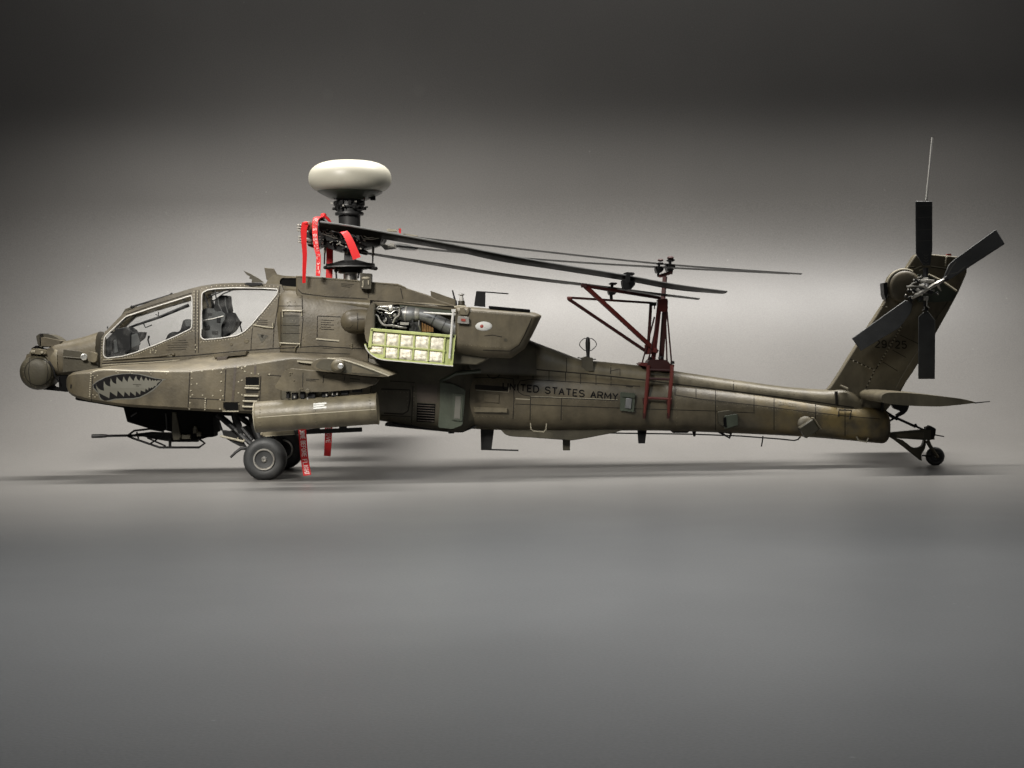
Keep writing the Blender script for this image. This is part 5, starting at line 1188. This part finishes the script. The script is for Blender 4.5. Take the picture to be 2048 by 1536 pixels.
# hub block
h10 = lambda x, y, d=0: at(590 + x / 10.24, 420 + y / 10.24, d)
mast = B().lathe(at(701, 560, 0), (0, 0, 1), [(-14, 14.5), (12, 14), (13, 22), (24, 24), (26, 14), (36, 12.5), (60, 11.5), (90, 11)], 24)
o_mast = obj('rotor_mast', mast, 'steel', heli, smooth=30)
sw = B().lathe(at(701, 548, 0), (0, 0, 1), [(0, 14), (2, 24), (8, 25), (9, 34), (13, 38), (15, 49), (20, 49), (22, 36), (26, 22), (28, 13)], 36); o_sw = obj('swashplate', sw, 'black', heli, smooth=30)
obj('swashplate_ring', B().lathe(at(701, 535, 0), (0, 0, 1), [(0, 47), (0, 49.8), (2.4, 49.8), (2.4, 47)], 40), 'engine', o_sw)
for sx in (-1, 1):
    obj('swashplate_arm', B().tube([at(701, 531, 0), at(701 + sx * 30, 533, -14), at(701 + sx * 51, 537 + sx, -22)], [6, 4, 3], 8).ball(at(701 + sx * 51, 536 + sx, -22), 3.6, 10, 8), 'black', o_sw)
for (a, c_, d) in ((h10(600, 1110, -24), h10(610, 880, -22), h10(630, 640, -18)), (h10(1590, 1130, -24), h10(1595, 940, -22), h10(1605, 740, -18))):
    obj('pitch_link', B().tube([a, c_], 1.5, 8).tube([c_, d], 1.9, 8), 'black', o_sw); obj('link_sleeve', B().tube([c_, c_.lerp(d, .8)], 2.4, 8), 'edge', o_sw)
for (x, y) in ((840, 1250), (1320, 1240)):
    obj('control_link', B().tube([h10(x, y, -22), h10(x + (10 if x < 1000 else -30), 1400, -24)], 1.8, 6).ball(h10(x, y - 10, -22), 4, 10, 8), 'black', o_sw)
obj('scissor_link', B().plate(round_poly([(687, 524), (692, 498), (698, 490), (706, 492), (712, 512), (708, 526)], 2), -20, 10), 'gun', o_sw, bev=1)
obj('scissor_bolt', B().tube([h10(1075, 740, -24), h10(1065, 900, -24)], 2, 8), 'edge', o_sw)
hb = B().plate(round_poly([(620, 462), (640, 455), (700, 458), (740, 466), (770, 476), (762, 486), (740, 494), (700, 503), (676, 502), (650, 494), (628, 480)], 4), -34, 68)
o_hub = obj('rotor_hub', hb, 'black', heli, bev=3)
hp = B().plate(round_poly([(648, 462), (690, 468), (700, 480), (694, 488), (652, 480)], 2), -52, 14).plate(round_poly([(718, 468), (764, 477), (758, 492), (736, 494), (720, 486)], 2), -50, 14)
obj('lead_lag_damper', hp, 'black', o_hub, bev=1.5)
ed = B()
for pts in ([(540, 480), (600, 500), (700, 530), (830, 580), (860, 520)], [(590, 400), (640, 470), (720, 490), (740, 410), (850, 450)], [(560, 490), (600, 410), (690, 400)], [(740, 480), (820, 550)], [(880, 440), (920, 490), (950, 550)], [(1340, 510), (1400, 590), (1560, 600), (1720, 575)], [(1400, 520), (1480, 570), (1640, 555)]):
    ed.tube([h10(x, y, -54) for x, y in pts], .9, 6)
obj('damper_fittings', ed, 'engine_l', o_hub)
lug = B()
for (x, y, n, dx) in ((110, 320, 3, 60), (130, 555, 3, 50), (550, 170, 3, 50)):
    for k in range(n): lug.box(h10(x, y + k * 52, -46), (9.5, 30, 3.0))
o_lug = obj('strap_pack', lug, 'engine_l', o_hub, bev=.5)
rootb = B().plate(round_poly([(600, 452), (625, 447), (648, 455), (650, 475), (640, 490), (618, 486), (602, 478)], 2), -44, 60).plate(round_poly([(612, 478), (640, 480), (646, 490), (632, 497), (616, 492)], 2), -20, 50)
obj('pitch_housing', rootb, 'black', o_hub, bev=2)
rootb = B().plate(round_poly([(636, 437), (650, 440), (652, 462), (638, 462)], 2), -62, 50); obj('pitch_housing', rootb, 'black', o_hub, bev=1.5)
pf = B().tube([h10(190, 600, -50), h10(260, 600, -50), h10(330, 640, -50)], [2.5, 3.5, 3], 8).tube([h10(250, 690, -50), h10(370, 690, -50), h10(330, 620, -50)], 1.4, 6).ball(h10(570, 670, -50), 2.2, 8, 6).ball(h10(270, 450, -52), 2.4, 8, 6)
obj('hub_fittings', pf, 'engine_l', o_hub)
pf = B().plate(round_poly([(762, 492), (772, 489), (790, 490), (792, 497), (770, 500)], 1), -26, 16).tube([h10(1750, 720, -28), h10(1850, 700, -28), h10(1940, 740, -28)], 1.4, 6).box(h10(1990, 730, -26), (8, 6, 10))
obj('hub_fittings', pf, 'engine_l', o_hub, bev=.5)
bt = B()
for k in range(18):
    x = rn.uniform(560, 1300); y = rn.uniform(430, 800); bt.box(h10(x, y, -36 - rn.uniform(0, 8)), (rn.uniform(3, 8), 8, rn.uniform(3, 7)), Matrix.Rotation(rn.uniform(0, 1.5), 3, 'Y'))
obj('hub_lugs', bt, 'gun', o_hub, bev=.8, kind='stuff')
bt = B()
for k in range(26):
    x = rn.uniform(500, 1750); y = 470 + (x - 500) * .12 + rn.uniform(-40, 230); p_ = h10(x, y, -52 - rn.uniform(0, 5))
    if k % 3 == 0: bt.tube([p_, p_ + Vector((rn.uniform(-9, 9), 0, rn.uniform(-4, 4)))], .9, 6)
    elif k % 3 == 1: bt.box(p_, (rn.uniform(2, 5), 3, rn.uniform(1.5, 3)), Matrix.Rotation(rn.uniform(0, 1.5), 3, 'Y'))
    else: bt.ball(p_, rn.uniform(1, 1.7), 8, 6)
obj('hub_pins', bt, 'engine_l', o_hub, kind='stuff')

# --- main rotor blades folded back
def blade(upper, lower, y0, dy, th=2.6, tipcut=10):
    """upper edge is the far edge, lower edge the near edge when seen from below"""
    b = B(); rs = []
    n = 30
    def samp(L, t):
        x = L[0][0] + (L[-1][0] - L[0][0]) * t
        for i in range(len(L) - 1):
            if x <= L[i + 1][0] + 1e-6:
                q = (x - L[i][0]) / (L[i + 1][0] - L[i][0]); return x, L[i][1] + (L[i + 1][1] - L[i][1]) * q
        return L[-1]
    U = smooth_loop(upper, 4, closed=False); Lw = smooth_loop(lower, 4, closed=False)
    for i in range(n + 1):
        t = i / n; ux, uv = samp(U, t); lx, lv = samp(Lw, t)
        f = at(ux, uv, y0 - dy / 2); e = at(lx, lv, y0 + dy / 2)   # near edge high, far edge low: underside faces the viewer
        m_ = f.lerp(e, .5); nrm = Vector((0, (e.z - f.z), (f.y - e.y))).normalized()
        if nrm.z < 0: nrm = -nrm
        rs.append([f, f.lerp(e, .25) + nrm * th, m_ + nrm * th, e, m_ - nrm * th * .5, f.lerp(e, .25) - nrm * th * .7])
    return b.rings(rs)
A_u = [(640, 444), (700, 452), (800, 470), (900, 488), (1000, 508), (1100, 526), (1250, 550.5), (1350, 569), (1455, 583)]
A_l = [(640, 458), (700, 468), (800, 484), (900, 501), (1000, 523), (1100, 538), (1250, 561.5), (1350, 580), (1445, 588)]
o_bA = obj('main_rotor_blade', blade(A_u, A_l, -78, 56), 'blade', heli, smooth=40)
edgeA = [at(u, v - .4, -107) for u, v in smooth_loop(A_u, 3, closed=False)]
obj('blade_leading_edge', B().tube(edgeA, [2.2 - 1.3 * i / (len(edgeA) - 1) for i in range(len(edgeA))], 6), 'engine', o_bA)
B_u = [(722, 503), (800, 514), (900, 529), (1000, 545), (1100, 558), (1165, 566), (1250, 577), (1400, 597)]
B_l = [(722, 507), (800, 520), (900, 536.5), (1000, 552), (1100, 565), (1165, 572), (1250, 584), (1396, 600)]
o_bB = obj('main_rotor_blade', blade(B_u, B_l, -20, 54, 1.6), 'blade', heli, smooth=40)
C_u = [(692, 457), (780, 466.5), (830, 473), (900, 481), (1000, 492), (1100, 503), (1200, 514), (1330, 527), (1450, 536), (1605, 547)]
C_l = [(692, 461), (780, 470.5), (830, 477), (900, 484.5), (1000, 495.5), (1100, 506.5), (1200, 517.5), (1330, 530.5), (1450, 540), (1600, 549.5)]
o_bC = obj('main_rotor_blade', blade(C_u, C_l, 92, 54, 1.2), 'blade', heli, smooth=40)
D_u = [(722, 484), (790, 490), (900, 501), (1000, 511), (1100, 519), (1200, 526), (1310, 532), (1450, 540), (1580, 547)]
D_l = [(722, 489), (790, 495), (900, 505), (1000, 514.5), (1100, 522.5), (1200, 529.5), (1310, 536), (1450, 543), (1580, 549)]
o_bD = obj('main_rotor_blade', blade(D_u, D_l, 40, 54, 1.2), 'blade', heli, smooth=40)
obj('blade_root_cover', B().plate(round_poly([(788, 489), (800, 486), (820, 490), (838, 497), (830, 500), (800, 499)], 2), 20, 24), 'engine', o_bD, bev=1)
obj('blade_root_fitting', B().plate(round_poly([(773, 459), (777, 457), (792, 459), (794, 463), (775, 463)], 1.5), -70, 14).plate(round_poly([(806, 467), (815, 468), (835, 471), (835, 474), (806, 471)], 1), 80, 14), 'edge', o_bC, bev=.6)
obj('blade_pin_tab', B().plate([(797, 457), (802, 457), (802, 467), (798, 466)], 60, 3), 'red', o_bC)

obj('blade_grip', B().tube([at(700, 470, 0), at(698, 464, 60), at(712, 463, 92)], [11, 8, 6], 10), 'black', o_hub)
obj('blade_grip', B().tube([at(705, 478, 0), at(722, 486, 36), at(745, 489, 40)], [11, 8, 5], 10), 'black', o_hub)
obj('blade_grip', B().tube([at(704, 488, -6), at(716, 500, -18), at(735, 507, -20)], [10, 7, 4], 10), 'black', o_hub)
# ------------------------------------------------------------------ blade support rack
rack = thing('blade_support_rack', 'dark red folding rack straddling the tail boom under the folded rotor blades', 'blade rack', at(1315, 790, 0))
R_ = lambda name, b, m_='rackred', **k: obj(name, b, m_, rack, **k)
sd = B().plate(round_poly([(1296, 724), (1300, 719), (1334, 720), (1340, 727), (1349, 730), (1347, 739), (1293, 737)], 1.5), -34, 68)
o_sd = R_('saddle', sd, 'rackdark', bev=1)
obj('saddle_foot', B().plate([(1278, 728), (1284, 725), (1296, 726), (1296, 734), (1280, 731)], -34, 68), 'rackred', o_sd, bev=.6)
for sg in (-1, 1):
    M_ = (lambda b: b) if sg < 0 else (lambda b: b.mir())
    for (u0, u1) in ((1297, 1289), (1344, 1337)):
        pts = [at(u0, 732, -34), at(u0 - 1, 752, -44), at(u0 - 3, 775, -53), at(u0 - 6, 805, -56), at(u1, 832, -54)]
        o_r1 = R_('ladder_rail', M_(B().tube(pts, [4, 4, 4, 3.6, 2.6], 8)), 'rackred')
        obj('rail_foot', M_(B().tube([at(u1, 826, -54), at(u1 - .5, 837, -53)], 3.2, 8)), 'rackdark', o_r1)
        obj('rail_pad', M_(B().box(at(u0 - 6, 802, -54), (11, 5, 14))), 'rackdark', o_r1, bev=.8)
    for v, yy in ((740, -38), (758, -47), (797, -56)):
        R_('ladder_rung', M_(B().tube([at(1296, v - 1, yy), at(1343, v + 1, yy)], 2.5, 8)), 'rackred' if v > 790 else 'rackdark')
R_('rack_post', B().bar(at(1306, 722, -10), at(1320, 600, -6), 9, 9), 'rackred', bev=.8)
R_('rack_post', B().bar(at(1322, 722, 6), at(1331, 600, 2), 9, 10), 'rackdark', bev=.8)
R_('post_head', B().plate(round_poly([(1315, 599), (1335, 597), (1336, 618), (1331, 624), (1318, 622)], 1.5), -12, 24), 'rackred', bev=1)
R_('upper_post', B().bar(at(1326, 600, 20), at(1330, 553, 36), 8, 8), 'rackred', bev=.8)
R_('upper_arm', B().bar(at(1323, 551, 36), at(1342, 545, 70), 6, 6).bar(at(1324, 552, 38), at(1318, 552, 40), 6, 6), 'rackred', bev=.6)
R_('upper_arm', B().bar(at(1342, 546, 70), at(1343, 540, 92), 6, 6), 'rackdark', bev=.6)
for (a, c) in (((1309, 634, -8), (1284, 727, -30)), ((1322, 610, -8), (1297, 720, -32)), ((1333, 612, -8), (1343, 724, -32)), ((1331, 640, 0), (1334, 722, -10))):
    R_('brace_rod', B().tube([at(*a), at(*c)], 1.6, 6), 'rackdark')
R_('arm_diagonal', B().bar(at(1170, 572, -100), at(1314, 704, -16), 7, 8), 'rackred', bev=.6)
R_('arm_diagonal', B().bar(at(1137, 598, -50), at(1294, 704, -12), 6, 6), 'rackdark', bev=.6)
R_('arm_bar', B().bar(at(1166, 571, -100), at(1320, 596, -10), 6, 6), 'rackdark', bev=.6)
R_('arm_bar', B().bar(at(1135, 595, -50), at(1306, 606, -14), 4.5, 4.5), 'rackdark', bev=.6)
R_('arm_end', B().box(at(1168, 571, -100), (12, 10, 8)), 'rackdark', bev=1)
R_('arm_end', B().box(at(1139, 596.5, -50), (10, 8, 6)), 'rackred', bev=1)
R_('rack_strut', B().bar(at(1302, 604, -14), at(1296, 700, -14), 5, 6), 'rackdark', bev=.6)
R_('pivot_box', B().plate(round_poly([(1290, 690), (1302, 688), (1304, 708), (1290, 709)], 1), -20, 14).plate(round_poly([(1303, 694), (1315, 697), (1314, 706), (1304, 704)], 1), -24, 10), 'rackred', bev=.8)
R_('strut_clamp', B().box(at(1306, 608, -14), (14, 8, 7)).tube([at(1309, 606, -18), at(1309, 618, -18)], 1.4, 6), 'black', bev=.6)
R_('saddle_bolts', B().lathe(at(1300, 719, -20), (0, 0, 1), [(0, 4), (4, 4), (5, 3)], 8).lathe(at(1322, 717, -20), (0, 0, 1), [(0, 6), (4, 5), (5, 3)], 8).lathe(at(1345, 728, -30), (0, 0, 1), [(0, 4), (5, 4), (6, 3)], 8), 'black')
def clamp(u, v, y, s=1.0, foot=0):
    b = B().plate(round_poly([(u - 14 * s, v), (u + 13 * s, v + 2), (u + 12 * s, v + 10 * s), (u + 4 * s, v + 19 * s), (u - 10 * s, v + 19 * s), (u - 13 * s, v + 10 * s)], 2), y - 16, 40)
    b.plate(round_poly([(u - 12 * s, v - 13 * s), (u - 4 * s, v - 16 * s), (u + 10 * s, v - 15 * s), (u + 12 * s, v - 12 * s), (u + 8 * s, v - 9 * s), (u - 6 * s, v - 9 * s)], 2), y - 10, 26)
    b.bar(at(u - 2, v - 12 * s, y - 30), at(u - 2, v + 4, y - 30), 6 * s, 8 * s).bar(at(u - 2, v - 12 * s, y + 30), at(u - 2, v + 4, y + 30), 6 * s, 8 * s)
    if foot: b.bar(at(u - 4, v + 17 * s, y), at(u - 3, v + foot, y), 8 * s, 8 * s)
    return b
R_('blade_clamp', clamp(1258, 560, -84, 1.0, 20), 'black', bev=1.2)
R_('blade_clamp', clamp(1226, 576, -22, .72, 25), 'black', bev=1.0)
o_c = R_('blade_clamp', clamp(1342, 529, 92, .7, 16), 'black', bev=1.0); obj('clamp_knob', B().ball(at(1341, 516, 84), (7, 6, 4), 12, 8), 'rackdark', o_c)
o_c = R_('blade_clamp', clamp(1320, 534, 40, .6, 20), 'black', bev=1.0); obj('clamp_knob', B().ball(at(1321, 520.5, 36), (6, 6, 3), 12, 8), 'rackdark', o_c)

# ------------------------------------------------------------------ remove-before-flight ribbons
def ribbon(name, label, path, wd, text=None, flip=False, t0=.1, t1=.95, twist=0, knot=None, thick=.5):
    """path: photo pixels with depth, from the top down"""
    P = [at(*p) for p in smooth_loop(path, 5, closed=False)]
    t = thing(name, label, 'ribbon', P[-1], 'red streamers on the model')
    n = len(P); rs = []; fr = []
    for i, p in enumerate(P):
        tg = (P[min(i + 1, n - 1)] - P[max(i - 1, 0)]).normalized()
        a = math.radians(twist[0] + (twist[1] - twist[0]) * i / (n - 1)) if twist else 0
        side = Vector((math.cos(a), math.sin(a), 0)); side = (side - tg * side.dot(tg)).normalized(); nr = tg.cross(side).normalized()
        if nr.y > 0: nr = -nr
        w_ = (wd[0] + (wd[1] - wd[0]) * i / (n - 1)) if isinstance(wd, tuple) else wd
        fr.append((p, side * w_ / 2, nr)); rs.append([p - side * w_ / 2 - nr * thick, p + side * w_ / 2 - nr * thick, p + side * w_ / 2 + nr * thick, p - side * w_ / 2 + nr * thick])
    obj('cloth', B().rings(rs), 'red', t, smooth=40)
    if text:
        L = strokes(text)[0]; tb = B()
        def spot(x, y):
            s = (t0 + (t1 - t0) * x) * (n - 1); i = max(0, min(n - 2, int(s))); q = s - i
            return fr[i][0].lerp(fr[i + 1][0], q) + fr[i][1].lerp(fr[i + 1][1], q) * (y * 1.1 - .55) + fr[i][2] * (thick + .35)
        for pl in L:
            for i in range(len(pl) - 1):
                p0 = spot(*pl[i]); p1 = spot(*pl[i + 1]); d = (p1 - p0)
                if d.length < .05: continue
                nr = fr[0][2]; sd_ = d.normalized().cross(nr).normalized() * .62; e = d.normalized() * .3
                tb.add([p0 - sd_ - e, p0 + sd_ - e, p1 + sd_ + e, p1 - sd_ + e], [(0, 1, 2, 3)])
        obj('lettering', tb, 'white', t, smooth=0)
    if knot: obj('knot', B().ball(at(*knot[:3]), knot[3], 12, 8), 'red', t)
    return t
ribbon('warning_ribbon', 'red warning ribbon hanging lowest beside the front wheel, lettered in white', [(604, 858, -212), (606, 880, -213), (609, 915, -212), (614.5, 950.5, -210)], (14.5, 14.5), 'REMOVE BEFORE FLIGHT', t0=-.0, t1=.97, knot=(604, 857, -212, (7, 3, 4)))
ribbon('warning_ribbon', 'shorter red ribbon hanging below the launch rail behind the rocket pod', [(658, 846, -150), (657, 865, -150), (656, 890, -150), (654.5, 912, -150)], (14, 13), 'REMOVE', t0=.1, t1=.6)
ribbon('warning_ribbon', 'leftmost red ribbon at the rotor hub, long and narrow, ending in a point', [(611, 446, -80), (607.5, 460, -80), (608, 485, -80), (609.5, 510, -78), (608.5, 540, -76), (608, 566, -74)], (13, 6), None, twist=(15, 30), knot=(611, 446, -80, (5, 3, 3)))
ribbon('warning_ribbon', 'pale red ribbon draped from the blade root in front of the hub, lettered in white', [(640, 434, -70), (632, 438, -82), (629.5, 455, -84), (632, 490, -84), (637, 515, -82), (636, 552, -78)], (11.5, 9), 'REMOVE BEFORE FLIGHT', t0=.2, t1=.96, twist=(10, -20), knot=(647, 430, -60, (6, 4, 4)))
ribbon('warning_ribbon', 'plain red ribbon hanging nearest the rotor mast down to the roof', [(659, 490, 14), (659.5, 510, 14), (659, 535, 14), (658, 560, 14)], 13.5, None)
ribbon('warning_ribbon', 'short red ribbon slanting down across the rotor hub to the right', [(684, 464, -112), (691, 467, -118), (701, 485, -120), (714, 517, -118)], (11, 16), None, twist=(-8, 8))
obj_p = None
# small red ties at the blade root belong to the draped ribbon
b = B().tube([at(640, 437, -66), at(648, 431, -64), at(656, 438, -62), at(662, 446, -60)], [3, 3.4, 3, 2], 8)
obj('tie', b, 'red', [o for o in bpy.data.objects if o.get('label', '').startswith('pale red ribbon')][0])
obj('hub_lock_pin', B().lathe(at(617, 452, -66), (0, -1, 0), [(0, 9), (4, 9), (6, 7), (7, 3)], 16), mat('rust_brown', (.14, .06, .035), .5, var=.3, scale=120), heli)
